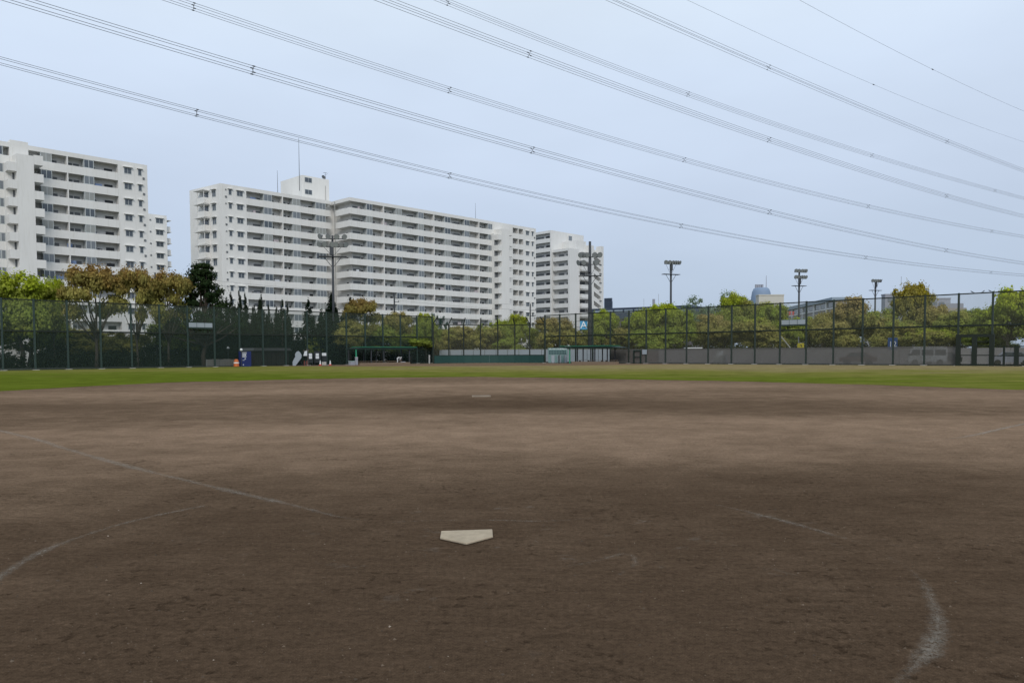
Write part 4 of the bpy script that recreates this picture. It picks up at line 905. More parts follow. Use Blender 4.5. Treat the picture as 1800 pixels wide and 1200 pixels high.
def trunk_mesh(name, tips, base_r, fork, mat, rg, top=.9):
    g = G(); wob = [(rg.normal(0, .012), rg.normal(0, .012)) for _ in range(4)]
    g.tube([(0, 0, 0), (wob[0][0], wob[0][1], fork*.5), (wob[1][0], wob[1][1], fork), (wob[1][0]*2, wob[1][1]*2, top)], [base_r*1.25, base_r, base_r*.85, base_r*.2], 7)
    for t in tips:
        z0 = fork+(t[2]-fork)*rg.uniform(-.1, .25); z0 = max(fork*.6, min(z0, t[2]-.08)); m_ = ((t[0]*.45+rg.normal(0, .02)), (t[1]*.45+rg.normal(0, .02)), z0+(t[2]-z0)*.35)
        g.tube([(wob[1][0], wob[1][1], z0), m_, t], [base_r*.5, base_r*.32, base_r*.08], 5)
    return g.mesh(name, mat, True)
def broad(seed, flat=False, sparse=False):
    rg = np.random.default_rng(seed); C = []; n = 130 if not flat else 92; n = 60 if sparse else n
    lob = [(.27*math.cos(a)+rg.normal(0, .03), .27*math.sin(a)+rg.normal(0, .03), rg.uniform(.38, .74), rg.uniform(.17, .25)) for a in np.linspace(0, 6.28, 8)[:-1]+rg.uniform(0, 1)]+[(rg.normal(0, .05), rg.normal(0, .05), .70, .27), (.0, .0, .5, .3)]
    if flat: lob = [(.5*math.cos(a)*.62, .5*math.sin(a)*.62, rg.uniform(.76, .88), .17) for a in np.linspace(0, 6.28, 7)[:-1]]+[(0, 0, .88, .2)]+[(rg.uniform(-.38, .38), rg.uniform(-.38, .38), rg.uniform(.46, .70), .085) for _ in range(6)]
    for i in range(n):
        l = lob[i % len(lob)]; v = rg.normal(0, 1, 3); v /= np.linalg.norm(v); v[2] = abs(v[2])*1.0 if rg.random() < .66 else -abs(v[2])*.8
        r = l[3]*rg.uniform(.65, 1.0); C.append((l[0]+v[0]*r*1.1, l[1]+v[1]*r*1.1, min(l[2]+v[2]*r*(.5 if flat else .75), .96)))
    C = np.array(C); C[:, 2] = np.clip(C[:, 2], .2, .94)
    if flat: C[:, 2] = np.where(C[:, 2] > .72, C[:, 2], C[:, 2])
    rr = rg.uniform(.06, .115, len(C))*(.85 if sparse else 1); R3 = np.stack([rr, rr, rr*.62], 1)
    me = leaf_cloud('crown', C, R3, 190 if not sparse else 90, .027 if not sparse else .024, seed)
    tips = [tuple(C[j]) for j in rg.choice(len(C), 13 if not flat else 18, replace=False)]
    return me, trunk_mesh('trunk', tips, .028 if not flat else .024, .26, 'bark', rg, .72)
def juniper(seed, spikes, cone=False):
    rg = np.random.default_rng(seed); C = []; R3 = []; tips = []
    for k in range(spikes):
        a = rg.uniform(0, 6.28); r = 0 if k == 0 else rg.uniform(.12, .34)*(.42 if cone else 1); h = rg.uniform(.97, 1.0) if k == 0 else rg.uniform(.62, .93)+(.04 if cone else 0); x, y = r*math.cos(a), r*math.sin(a)
        lean = (rg.normal(0, .03), rg.normal(0, .03)); z = .03
        while z < h:
            u = z/h; w = ((.42*(1-u)**.7 if cone else .30*(1-u)**1.15)+.012)*(1.2 if k == 0 else .85)
            for _ in range(2 if w > .06 else 1):
                q = rg.uniform(0, 6.28); C.append((x+lean[0]*u+math.cos(q)*w*.45, y+lean[1]*u+math.sin(q)*w*.45, z+rg.normal(0, .01))); R3.append((w*.60, w*.60, .045))
            z += .030
        tips.append((x*.8, y*.8, h*.8))
    me = leaf_cloud('foliage', C, np.array(R3), 44, .022, seed); return me, trunk_mesh('trunk', tips, .022, .08, 'bark', rg, .8)
def pine(seed):
    rg = np.random.default_rng(seed); C = []; R3 = []; tips = []
    for k in range(74):
        z = .30+.68*(k/73)**.9; w = .60*(1-(z-.24)/.78)**.85+.015; a = k*2.4+rg.normal(0, .3); r = w*rg.uniform(.35, 1.0); C.append((r*math.cos(a), r*math.sin(a), z+rg.normal(0, .01))); s = rg.uniform(.07, .12)*(1-.35*z); R3.append((s*1.25, s*1.25, s*.42)); tips.append(C[-1]) if k % 2 else None
    return leaf_cloud('foliage', C, np.array(R3), 170, .022, seed), trunk_mesh('trunk', tips, .028, .2, 'bark', rg, .95)
TV = {'broad': [broad(s) for s in (11, 12, 13, 14, 15, 16)], 'flat': [broad(21, True), broad(22, True), broad(23, True)], 'sparse': [broad(31, sparse=True), broad(32, sparse=True)],
      'jun': [juniper(41, 5), juniper(42, 7), juniper(43, 6), juniper(44, 4)], 'cone': [juniper(51, 16)], 'pine': [pine(61)]}
cnt = {}
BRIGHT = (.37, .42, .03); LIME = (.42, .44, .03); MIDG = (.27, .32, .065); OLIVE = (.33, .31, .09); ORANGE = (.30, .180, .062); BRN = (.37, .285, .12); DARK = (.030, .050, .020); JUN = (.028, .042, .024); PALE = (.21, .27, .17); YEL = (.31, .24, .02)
def tree(kind, px, pyt, wpx, d, col, tip, lev, label, name='broadleaf_tree', cat='tree', rot=None, group='trees around the ballpark'):
    v = TV[kind]; i = cnt.get(kind, 0); cnt[kind] = i+1; cr, tr = v[i % len(v)]
    p = atY(px, pyt, d); h = p.z/(.90 if kind == 'broad' else .95); w = wpx/F*d/.92
    t = thing(name, label, cat, (p.x, d, 0), rnd.uniform(0, 6.28) if rot is None else rot, group)
    for nm, me in (('crown' if kind in ('broad', 'flat', 'sparse') else 'foliage', cr), ('trunk', tr)):
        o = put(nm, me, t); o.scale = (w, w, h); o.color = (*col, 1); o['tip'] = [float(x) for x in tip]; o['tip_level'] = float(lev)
    return t
T = tree
# left side, behind the dark netting
T('broad', 34, 472, 118, 97, MIDG, BRIGHT, .65, 'rounded bright green tree rising above the left fence at the photo edge')
T('broad', -75, 478, 140, 96, MIDG, BRIGHT, .7, 'bright green tree mostly outside the left edge of the photo')
T('broad', 92, 486, 46, 100, MIDG, BRIGHT, .7, 'smaller green tree leaning against the big bright green one at the left')
T('broad', 50, 556, 120, 104, MIDG, OLIVE, 1.1, 'low spreading green tree under the bright green crowns at the left')
T('flat', 165, 472, 104, 98, OLIVE, ORANGE, .76, 'umbrella-shaped tree with orange-brown leaves and bare forked limbs')
T('flat', 238, 476, 66, 101, OLIVE, ORANGE, .80, 'narrow orange-brown tree left of the grey utility pole')
T('flat', 294, 483, 76, 104, OLIVE, ORANGE, .82, 'orange-yellow umbrella tree next to the dark pine')
T('broad', 150, 578, 100, 108, OLIVE, BRN, .9, 'low olive tree below the umbrella-shaped orange tree')
T('broad', 215, 582, 80, 105, OLIVE, BRN, .8, 'low brownish tree between the umbrella tree and the utility pole')
T('broad', 306, 560, 90, 112, MIDG, OLIVE, .9, 'olive tree under the orange-yellow umbrella tree')
T('pine', 355, 473, 122, 108, DARK, (.035, .055, .02), .9, 'dark green pine with layered boughs in front of the middle white block', 'pine_tree', 'pine')
js = [(330, 545, 44), (366, 540, 46), (389, 533, 42), (408, 519, 44), (420, 519, 36), (431, 520, 42), (448, 540, 40), (457, 523, 44), (471, 542, 38), (483, 543, 40), (496, 530, 44), (520, 588, 44)]
jl = ['leftmost spiky juniper, half hidden below the dark pine', 'spiky juniper right under the pine lower boughs', 'spiky juniper with its top just above the fence, right of the pine', 'tall spiky juniper, first of the three tallest tips', 'spiky juniper, middle one of the three tallest tips', 'spiky juniper, last of the three tallest tips', 'shorter juniper in the dip right of the three tallest tips', 'spiky juniper with a forked tip before the white balconies', 'juniper with low tips right of the forked one', 'slender juniper second from the right end of the dark row', 'crooked juniper with a hooked tip at the right end of the row', 'low juniper tapering off right of the hooked one, over the leaning board']
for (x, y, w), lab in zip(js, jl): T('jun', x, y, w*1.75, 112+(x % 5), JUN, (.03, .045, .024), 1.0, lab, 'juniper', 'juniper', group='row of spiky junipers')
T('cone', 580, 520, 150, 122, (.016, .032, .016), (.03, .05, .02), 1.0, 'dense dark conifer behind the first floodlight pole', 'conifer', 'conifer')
T('flat', 634, 528, 66, 121, OLIVE, (.26, .17, .06), .75, 'rounded tree with an orange-brown top right of the dark conifer')
T('broad', 615, 565, 70, 118, OLIVE, BRN, 1.0, 'low brownish tree between the dark conifer and the left dugout')
T('broad', 556, 590, 56, 119, MIDG, OLIVE, 1.0, 'small green tree above the notice boards')
T('broad', 672, 572, 70, 124, MIDG, OLIVE, .9, 'grey-green tree over the left dugout roof')
T('broad', 700, 549, 58, 128, OLIVE, BRN, .8, 'brownish tree right of the thin utility pole')
T('broad', 748, 546, 46, 126, MIDG, LIME, .75, 'small lime green treetop above the left fence end')
T('sparse', 774, 548, 34, 150, (.05, .10, .08), (.06, .11, .09), 1.0, 'small blue-green tree in front of the middle block lowest balconies')
T('broad', 722, 585, 66, 122, MIDG, BRIGHT, .8, 'bushy green tree just right of the left dugout roof')
T('broad', 768, 576, 70, 134, OLIVE, MIDG, .9, 'dark olive tree at the left end of the backstop')
T('broad', 808, 572, 70, 138, OLIVE, BRN, .8, 'brownish olive tree behind the second backstop post')
T('broad', 850, 572, 62, 137, OLIVE, MIDG, .8, 'olive tree behind the middle of the backstop')
T('broad', 880, 563, 46, 142, MIDG, BRIGHT, .8, 'yellow-green tree left of the tall lime treetop')
T('broad', 908, 548, 46, 139, MIDG, LIME, .72, 'tree with a lime green top behind the right half of the backstop')
T('broad', 893, 592, 50, 134, MIDG, BRIGHT, .9, 'low green tree under the lime green top')
T('broad', 945, 572, 44, 141, MIDG, OLIVE, .9, 'olive green tree behind the backstop right end')
T('broad', 978, 557, 76, 136, OLIVE, BRN, .7, 'large brownish rounded tree left of the A sign')
T('broad', 1022, 580, 56, 138, OLIVE, MIDG, .9, 'low tree under the A sign')
T('broad', 1058, 546, 60, 140, MIDG, BRIGHT, .75, 'green tree right of the tall dark floodlight pole')
T('broad', 1092, 572, 56, 140, OLIVE, BRN, .8, 'brownish tree in front of the dark navy building')
T('broad', 1126, 540, 60, 139, MIDG, BRIGHT, .7, 'left part tree of the wide bright green canopy')
T('broad', 1166, 532, 74, 140, MIDG, BRIGHT, .6, 'broad bright green tree under the third floodlight pole')
T('broad', 1198, 542, 56, 136, MIDG, BRIGHT, .8, 'bright green tree at the right end of the wide canopy')
T('broad', 1150, 578, 90, 134, MIDG, BRIGHT, 1.0, 'low green tree beneath the wide bright canopy')
T('sparse', 1232, 510, 74, 175, (.12, .17, .11), PALE, .3, 'pale feathery tree with thin twigs beside the bright canopy')
T('sparse', 1266, 511, 70, 178, (.12, .17, .11), PALE, .3, 'second pale feathery tree, partly hidden by the yellow-green dome')
T('broad', 1288, 517, 62, 150, MIDG, LIME, .8, 'dome-shaped yellow-green tree right of the pale feathery trees')
T('broad', 1240, 548, 70, 138, OLIVE, BRN, .7, 'brownish olive tree below the pale feathery trees')
T('broad', 1270, 560, 80, 133, OLIVE, BRN, .8, 'dark olive tree with low limbs below the yellow-green dome')
T('broad', 1322, 527, 70, 146, MIDG, OLIVE, .7, 'green tree in front of the blue tower')
T('broad', 1356, 532, 60, 140, MIDG, BRIGHT, .9, 'green tree left of the red lettered sign')
T('broad', 1330, 560, 90, 128, OLIVE, BRIGHT, .9, 'wide olive tree left of the right fence board')
T('broad', 1392, 560, 64, 130, MIDG, BRIGHT, .75, 'yellow-green tree behind the right fence board')
T('broad', 1424, 553, 46, 132, MIDG, LIME, .8, 'small lime green tree right of the right fence board')
T('broad', 1448, 545, 60, 128, OLIVE, BRN, .8, 'brownish green tree in front of the office building')
T('broad', 1498, 520, 78, 128, OLIVE, BRN, .55, 'large rounded brownish tree right of the office building')
T('broad', 1470, 565, 80, 118, OLIVE, BRN, .8, 'low brownish tree in front of the large rounded one')
T('broad', 1552, 545, 76, 122, OLIVE, MIDG, .8, 'olive tree under the small distant floodlight pole')
T('broad', 1604, 499, 66, 128, OLIVE, YEL, .7, 'tallest yellow-topped tree at the right, leaves thin against the sky')
T('broad', 1640, 532, 70, 124, OLIVE, BRN, .7, 'olive brown tree right of the yellow-topped tree')
T('broad', 1585, 560, 90, 112, OLIVE, MIDG, .8, 'wide low tree behind the blue 12 sign')
T('broad', 1680, 545, 76, 116, MIDG, OLIVE, .7, 'green tree left of the tall gate')
T('broad', 1722, 540, 70, 120, MIDG, MIDG, .7, 'green tree behind the tall gate')
T('broad', 1776, 508, 96, 98, MIDG, BRIGHT, .6, 'tall leafy green tree rising over the fence right of the gate')
T('broad', 1640, 580, 90, 106, OLIVE, BRIGHT, .8, 'low green tree over the white van')
T('broad', 1850, 512, 110, 96, MIDG, BRIGHT, .7, 'green tree mostly cut off by the right edge of the photo')
T('broad', 1740, 580, 80, 102, MIDG, OLIVE, .8, 'low tree seen through the tall gate')

# hedges and undergrowth
def hedge(name, px0, px1, pyt, d0, d1, col, label, dens=900, thick=2.4, leaf=.30, hmin=.55):
    a, c = atY(px0, pyt, d0), atY(px1, pyt, d1); L_ = (c-a).length; n = int(L_/1.1); rg = np.random.default_rng(int(px0)+900); C = []; R3 = []
    for i in range(n):
        u = (i+.5)/n; q = a.lerp(c, u); top = q.z*rg.uniform(.8, 1.05)
        k = max(1, int(top/1.1))
        for j in range(k): z = (j+.5)*top/k; C.append((q.x-a.x+rg.normal(0, .3), q.y-a.y+rg.normal(0, thick*.2), z)); R3.append((.95, thick*.45, top/k*.72))
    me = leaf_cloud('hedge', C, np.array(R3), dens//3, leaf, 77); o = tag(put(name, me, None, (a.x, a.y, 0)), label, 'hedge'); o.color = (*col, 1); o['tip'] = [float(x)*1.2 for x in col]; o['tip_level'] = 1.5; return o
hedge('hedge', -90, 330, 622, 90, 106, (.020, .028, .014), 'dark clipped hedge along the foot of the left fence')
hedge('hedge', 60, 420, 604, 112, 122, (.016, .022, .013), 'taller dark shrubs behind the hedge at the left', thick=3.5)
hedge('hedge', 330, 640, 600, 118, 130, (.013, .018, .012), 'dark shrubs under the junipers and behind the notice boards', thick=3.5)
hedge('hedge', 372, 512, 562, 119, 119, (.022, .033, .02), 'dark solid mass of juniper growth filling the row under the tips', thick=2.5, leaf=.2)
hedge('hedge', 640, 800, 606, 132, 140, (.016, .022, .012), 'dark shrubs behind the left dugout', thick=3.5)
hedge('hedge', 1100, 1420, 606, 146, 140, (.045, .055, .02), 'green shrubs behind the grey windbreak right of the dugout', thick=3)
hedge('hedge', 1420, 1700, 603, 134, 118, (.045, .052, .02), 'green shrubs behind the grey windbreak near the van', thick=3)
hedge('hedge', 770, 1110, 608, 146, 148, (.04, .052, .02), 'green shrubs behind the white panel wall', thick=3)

# ------------------------------------------------------------------ things along the fences
def at_base(px, d): p = atY(px, 640, d); return Vector((p.x, p.y, 0))
def dL_at(px, off):                           # a spot at column px, off metres inside the left fence
    s_ = fLf.s(px, 640, off); return fLf.pt(s_, off)
def ppm(P): return F/P.y
# concrete blocks
P = dL_at(365, -1.2); W = 10.8
q0, q1_ = fLf.s(365, 640, -1.2), fLf.s(416, 640, -1.2)
cb = thing('concrete_wall', 'low grey concrete block wall left of the navy cabinet', 'wall', tuple(fLf.pt(q0, -1.2)), fLf.a); n = 5
for k in range(n): part('block', G().box(k*(q1_-q0)/n+.02, (k+1)*(q1_-q0)/n-.02, 0, .5, 0, .95+(.03 if k % 2 else 0)), 'concrete', cb)
# orange drum
P = dL_at(415.5, .9); od = thing('traffic_drum', 'orange plastic traffic drum beside the navy cabinet', 'traffic drum', tuple(P))
part('body', G().lathe([(.34, 0), (.36, .12), (.31, .2), (.33, .42), (.28, .5), (.29, .74), (.22, .9), (.1, .97)], 14), 'orange', od, smooth=True)
part('band', G().lathe([(.335, .44), (.335, .58)], 14), 'white', od)
# navy cabinet
a, c = fLf.s(423, 630, .8), fLf.s(441.5, 630, .8); W = c-a
vc = thing('navy_cabinet', 'navy blue cabinet with rows of white lettering against the left fence', 'cabinet', tuple(fLf.pt(a, .8)), fLf.a)
part('body', G().box(0, W, 0, .5, 0, 1.95), 'blue', vc)
tl = G(); rg = random.Random(4)
for j, z in enumerate((1.62, 1.42, 1.22, 1.04)):
    x = .25
    while x < W-.7-(j == 3)*1.0:
        w_ = rg.uniform(.08, .2); tl.box(x, x+w_, -.012, -.001, z, z+.13); x += w_+.04
tl.box(.55, W-1.2, -.012, -.001, .8, .84); tl.box(.3, .4, -.012, -.001, .18, .3); tl.box(W-.9, W-.75, -.012, -.001, .95, 1.08)
part('lettering', tl, 'white', vc)['kind'] = 'stuff'; part('top_panel', G().box(.1, W-.6, -.02, -.001, 1.8, 1.93), 'shed_roof', vc)
P = dL_at(424.5, .9); gl = thing('globe_lamp', 'small white globe lamp on a post at the cabinet left corner', 'lamp', tuple(P)); part('post', G().tube([(0, 0, 0), (0, 0, 2.0)], .04), 'pole', gl); part('globe', G().lathe([(.05, 2.0), (.14, 2.05), (.17, 2.16), (.14, 2.27), (.04, 2.33)], 12), 'white', gl, smooth=True)
P = dL_at(401.5, -1.5); g2_ = thing('lamp', 'tiny white lamp head on a post above the concrete wall', 'lamp', tuple(P)); part('post', G().tube([(0, 0, 0), (0, 0, 2.35)], .03), 'pole', g2_); part('head', G().lathe([(.2, 2.35), (.12, 2.5), (.03, 2.6)], 8), 'white', g2_)
# shed
a, c = fLf.s(446, 630, -1.5), fLf.s(508, 630, -1.5); W = c-a
sh = thing('shed', 'long low brown shed with a grey sheet roof behind the left fence', 'shed', tuple(fLf.pt(a, -1.5)), fLf.a); n = 8
for k in range(n): part('board', G().box(k*W/n+.02, (k+1)*W/n-.02, 0, .08, 0, 2.05), 'shed', sh)
part('wall', G().box(0, W, .08, 3, 0, 2.05), 'shed', sh); part('roof', G().prism_y([(-.2, 2.05), (W+.3, 2.05), (W, 2.42), (0, 2.42)], -.3, 3.2), 'shed_roof', sh)
# leaning board
P = dL_at(523, .8); k = ppm(P)
lbd = thing('leaning_board', 'pale grey board with a rounded top leaning beside the bare shrub', 'board', tuple(P), .0)
ox = [(-8.7, .3), (-3.6, 0), (3.4, 9), (7, 14), (7.2, 19), (4.2, 24), (1.6, 25.8), (-2, 24), (-4.3, 19.5), (-3.6, 16), (-5.8, 12.5), (-8.6, 7)]
part('board', G().prism_y([(x/k, z/k) for x, z in ox], 0, .07), 'panel_white', lbd)
part('prop', G().tube([(.1, .1, 1.4), (.5, .7, 0)], .03), 'pole', lbd)
# notice boards
def notice(px, w, h, papers, label, zb=.0, mat='slate'):
    P = dL_at(px, .7); k = ppm(P); t = thing('notice_board', label, 'notice board', tuple(P)); part('board', G().box(-w/2/k, w/2/k, 0, .06, .35 if zb == 0 else zb, h/k), mat, t)
    part('leg', G().box(-w/2/k+.05, -w/2/k+.13, 0, .06, 0, .35 if zb == 0 else zb), mat, t); part('leg', G().box(w/2/k-.13, w/2/k-.05, 0, .06, 0, .35 if zb == 0 else zb), mat, t)
    for (x, z, pw, ph) in papers: part('paper', G().box((x-pw/2)/k, (x+pw/2)/k, -.015, -.001, z/k, (z+ph)/k), 'paper', t)
notice(546, 8, 22, [(0, 16.5, 5.5, 4.5), (0, 11.8, 5.5, 4.4)], 'small notice board with two papers right of the bare shrub')
notice(558, 12, 25, [(0, 16.5, 5.5, 4.5), (0, 11.8, 5.8, 4.4)], 'widest dark notice board with two stacked papers')
notice(570, 9, 22, [(0, 16.6, 7.6, 5)], 'notice board with one wide paper above the pale box')
P = dL_at(537, .4); k = ppm(P); wb = thing('sign_board', 'slanted white sign board behind the bare shrub', 'sign', tuple(P)); part('panel', G().prism_y([(-3.5/k, 17/k), (3/k, 17/k), (3/k, 26/k), (-1.2/k, 25/k)], 0, .05), 'paper', wb); part('leg', G().box(.05, .12, .01, .05, 0, 17/k), 'slate', wb)
P = dL_at(569.5, 1.2); k = ppm(P); bx = thing('white_box', 'pale low box on the ground under the right notice board', 'box', tuple(P)); part('body', G().box(-3.6/k, 3.6/k, 0, .35, .02, 5.2/k), 'concrete', bx); part('lid', G().box(-3.8/k, 3.8/k, -.03, .38, 5.2/k, 5.7/k), 'white', bx)
def cone(px, off, label):
    P = dL_at(px, off); t = thing('traffic_cone', label, 'traffic cone', tuple(P), 0, 'traffic cones by the notice boards')
    part('base', G().box(-.2, .2, -.2, .2, 0, .04), 'cone_red', t); part('cone', G().lathe([(.15, .04), (.125, .16)], 12), 'cone_red', t); part('sleeve', G().lathe([(.124, .16), (.04, .66), (.02, .70)], 12), 'white', t)
cone(563, 1.6, 'slim white and red traffic cone left of the pale box'); cone(580.5, 1.5, 'wider white and red traffic cone right of the pale box')
P = dL_at(537, 1.5); k = ppm(P); fr_ = thing('barricade', 'small red folding barricade below the slanted sign', 'barricade', tuple(P))
for z in (1.5, 4, 6.5): part('bar', G().box(-2.6/k, 2.6/k, 0, .04, z/k, (z+.9)/k), 'lowwall', fr_)
part('leg', G().box(-2.6/k, -2.1/k, .041, .08, 0, 8.5/k), 'cone_red', fr_); part('leg', G().box(2.1/k, 2.6/k, .041, .08, 0, 8.5/k), 'cone_red', fr_)
# bare shrub
P = dL_at(541, .2); g = G(); rg = random.Random(9)
def twig(p, dr, L_, r, n):
    q = p+dr*L_; g.tube([p, p.lerp(q, .5)+Vector((rg.uniform(-.04, .04), 0, .03)), q], [r, r*.8, r*.6], 5)
    if n:
        for _ in range(3): twig(q, (dr+Vector((rg.uniform(-.8, .8), rg.uniform(-.5, .5), rg.uniform(-.1, .4)))).normalized(), L_*.68, r*.6, n-1)
twig(Vector((0, 0, 0)), Vector((.05, 0, 1)), .95, .08, 3)
bt = thing('bare_tree', 'small bare tree with forked branches between the leaning board and the notices', 'tree', tuple(P)); part('trunk', g, 'bark2', bt)
# low white bench / counter at the left dugout
P = dL_at(622, 3.0); k = ppm(P); wt = thing('storage_chest', 'low pale chest left of the left dugout post', 'chest', tuple(P), fLf.a); part('body', G().box(-.55, .45, 0, .5, 0, .5), 'far_wall', wt); part('lid', G().box(-.6, .5, -.04, .54, .5, .56), 'teal_roof', wt)
P = dL_at(627.7, 3.3); wk = thing('water_cooler', 'tall pale narrow box beside the left dugout post', 'box', tuple(P), fLf.a); part('body', G().box(-.12, .14, 0, .3, 0, 1.05), 'far_wall', wk); part('lid', G().box(-.14, .16, -.02, .32, 1.05, 1.1), 'white', wk)

# person bending over in the left dugout
def person():
    P = dL_at(698.5, 2.3); o = thing('person', 'person in white clothes bending forward inside the left dugout', 'person', tuple(P), R_(25))
    J = [((0, 0, .86), .15), ((.12, 0, .98), .15), ((.36, 0, 1.06), .16), ((.46, 0, 1.00), .07), ((.60, 0, .93), .10), ((.66, 0, .88), .07),      # pelvis spine chest neck head
         ((.36, .17, 1.02), .07), ((.42, .20, .74), .048), ((.50, .16, .50), .035), ((.53, .15, .42), .04), ((.36, -.17, 1.02), .07), ((.46, -.20, .75), .048), ((.56, -.16, .52), .035), ((.59, -.15, .44), .04),
         ((0, .10, .80), .10), ((.06, .12, .44), .065), ((-.02, .13, .08), .042), ((.10, .13, .04), .035), ((0, -.10, .80), .10), ((.02, -.12, .44), .065), ((-.10, -.13, .08), .042), ((.02, -.13, .04), .035)]
    E_ = [(0, 1), (1, 2), (2, 3), (3, 4), (4, 5), (2, 6), (6, 7), (7, 8), (8, 9), (2, 10), (10, 11), (11, 12), (12, 13), (0, 14), (14, 15), (15, 16), (16, 17), (0, 18), (18, 19), (19, 20), (20, 21)]
    me = bpy.data.meshes.new('body'); me.from_pydata([j[0] for j in J], E_, []); b = put('body', me, o)
    m = b.modifiers.new('skin', 'SKIN'); sk = me.skin_vertices[0].data
    for i, j in enumerate(J): sk[i].radius = (j[1], j[1])
    sk[0].use_root = True; b.modifiers.new('sub', 'SUBSURF').levels = 1; b.modifiers['sub'].render_levels = 1
    mm, nt, bs_, oo = newmat('white_clothes_and_skin'); N = nt.nodes; tc = N.new('ShaderNodeTexCoord'); sp = N.new('ShaderNodeSeparateXYZ'); nt.links.new(tc.outputs['Object'], sp.inputs[0])
    gt1 = N.new('ShaderNodeMath'); gt1.operation = 'GREATER_THAN'; gt1.inputs[1].default_value = .47; nt.links.new(sp.outputs['X'], gt1.inputs[0])
    mx = N.new('ShaderNodeMixRGB'); mx.inputs[1].default_value = (.66, .68, .70, 1); mx.inputs[2].default_value = (.30, .19, .14, 1); nt.links.new(gt1.outputs[0], mx.inputs[0]); nt.links.new(mx.outputs[0], bs_.inputs['Base Color']); me.materials.append(mm)
    part('cap', G().lathe([(.115, 0), (.12, .04), (.09, .1), (.03, .13)], 12), 'white', o, (.60, 0, .95), smooth=True)
    part('shoe', G().box(-.06, .2, .08, .18, 0, .08), 'black', o); part('shoe', G().box(-.14, .12, -.18, -.08, 0, .08), 'black', o)
person()
P = dL_at(708, 2.2); bg_ = thing('kit_bag', 'pale kit bag on the dugout floor beside the bending person', 'bag', tuple(P), .3); part('body', G().lathe([(.10, -.45), (.17, -.4), (.18, 0), (.17, .4), (.10, .45)], 10).mesh('body', 'far_wall', True), None, bg_, (0, 0, .2)).rotation_euler = (0, R_(90), 0)
part('strap', G().tube([(-.3, 0, .36), (-.1, 0, .55), (.12, 0, .54), (.3, 0, .36)], .02, 5), 'black', bg_)

# A sign
s_a = fRf.s(1020, 571, .25); s_b = fRf.s(1032, 571, .25); z0, z1 = fRf.z(1026, 579, .25), fRf.z(1026, 564, .25)
sg = thing('letter_sign', 'square blue sign with a white letter A hung on the fence', 'sign', tuple(fRf.pt((s_a+s_b)/2, .25, z0)), fRf.a*.35)
sw = (z1-z0)*.86; part('panel', G().box(-sw/2, sw/2, 0, .04, 0, z1-z0), 'blue_sign', sg); tm = text_mesh('A', (z1-z0)*1.18, .02, 'white'); put('lettering', tm, sg, (0, -.015, (z1-z0)/2))
for k in range(4):
    fRf.put('sign_bar', G().box(0, fRf.s(1042, 571)-fRf.s(1012, 571), -.04, 0, 0, .05).mesh('sign_bar', 'rail'), rf, fRf.s(1012, 571), 3.6+k*.9, .18)
# 12 sign
P = fRf.pt(fRf.s(1569, 605, -2.5), -2.5); k = ppm(P); s12 = thing('number_sign', 'blue sign with a white 12 behind the right fence', 'sign', tuple(P), -.35); z = atY(1569, 605, P.y).z
part('post', G().tube([(0, .05, 0), (0, .05, z)], .05), 'pole', s12); part('panel', G().box(-.5, .5, -.04, 0, z-.62, z+.75), 'navy_sign', s12); put('lettering', text_mesh('12', .85, .02, 'white'), s12, (0, -.055, z))
# yellow sign
P = fRf.pt(fRf.s(1407.5, 608, -2.0), -2.0); z = atY(1407.5, 607.5, P.y).z; ys = thing('yellow_sign', 'small square yellow warning sign under the right fence board', 'sign', tuple(P), -.3)
part('post', G().tube([(-.25, .05, 0), (-.25, .05, z+1.1)], .06), 'far_wall', ys); part('panel', G().box(-.38, .38, -.03, 0, z-.3, z+.32), 'yellow', ys); part('mark', G().box(-.10, .14, -.045, -.031, z+.02, z+.1).box(.05, .14, -.045, -.031, z-.15, z+.02), 'black', ys)
# red lettered sign
P = atY(1385.5, 551, 150); k = F/150; rs = thing('red_sign', 'row of bright red characters above the trees near the office building', 'sign', (P.x, 150, 0), 0)
part('post', G().tube([(0, .3, 0), (0, .3, P.z)], .08), 'pole', rs)
g = G(); gw = 23/k/4
for c_ in range(4):
    x = (c_-2)*gw; h = 6.4/k; z = P.z-h/2
    g.box(x+.05, x+gw-.08, -.05, 0, z+h*.82, z+h); g.box(x+.08, x+gw-.12, -.05, 0, z+h*.45, z+h*.6); g.box(x+gw*.42, x+gw*.58, -.05, 0, z, z+h*.44); g.box(x+gw*.42, x+gw*.58, -.05, 0, z+h*.61, z+h*.81)
    g.box(x+.08, x+gw*.25, -.05, 0, z, z+h*.3); g.box(x+gw*.72, x+gw-.14, -.05, 0, z, z+h*.3)
part('lettering', g, 'red', rs)['kind'] = 'stuff'; part('rail', G().box(-2*gw, 2*gw, .02, .08, P.z-.05, P.z+.05), 'pole', rs)

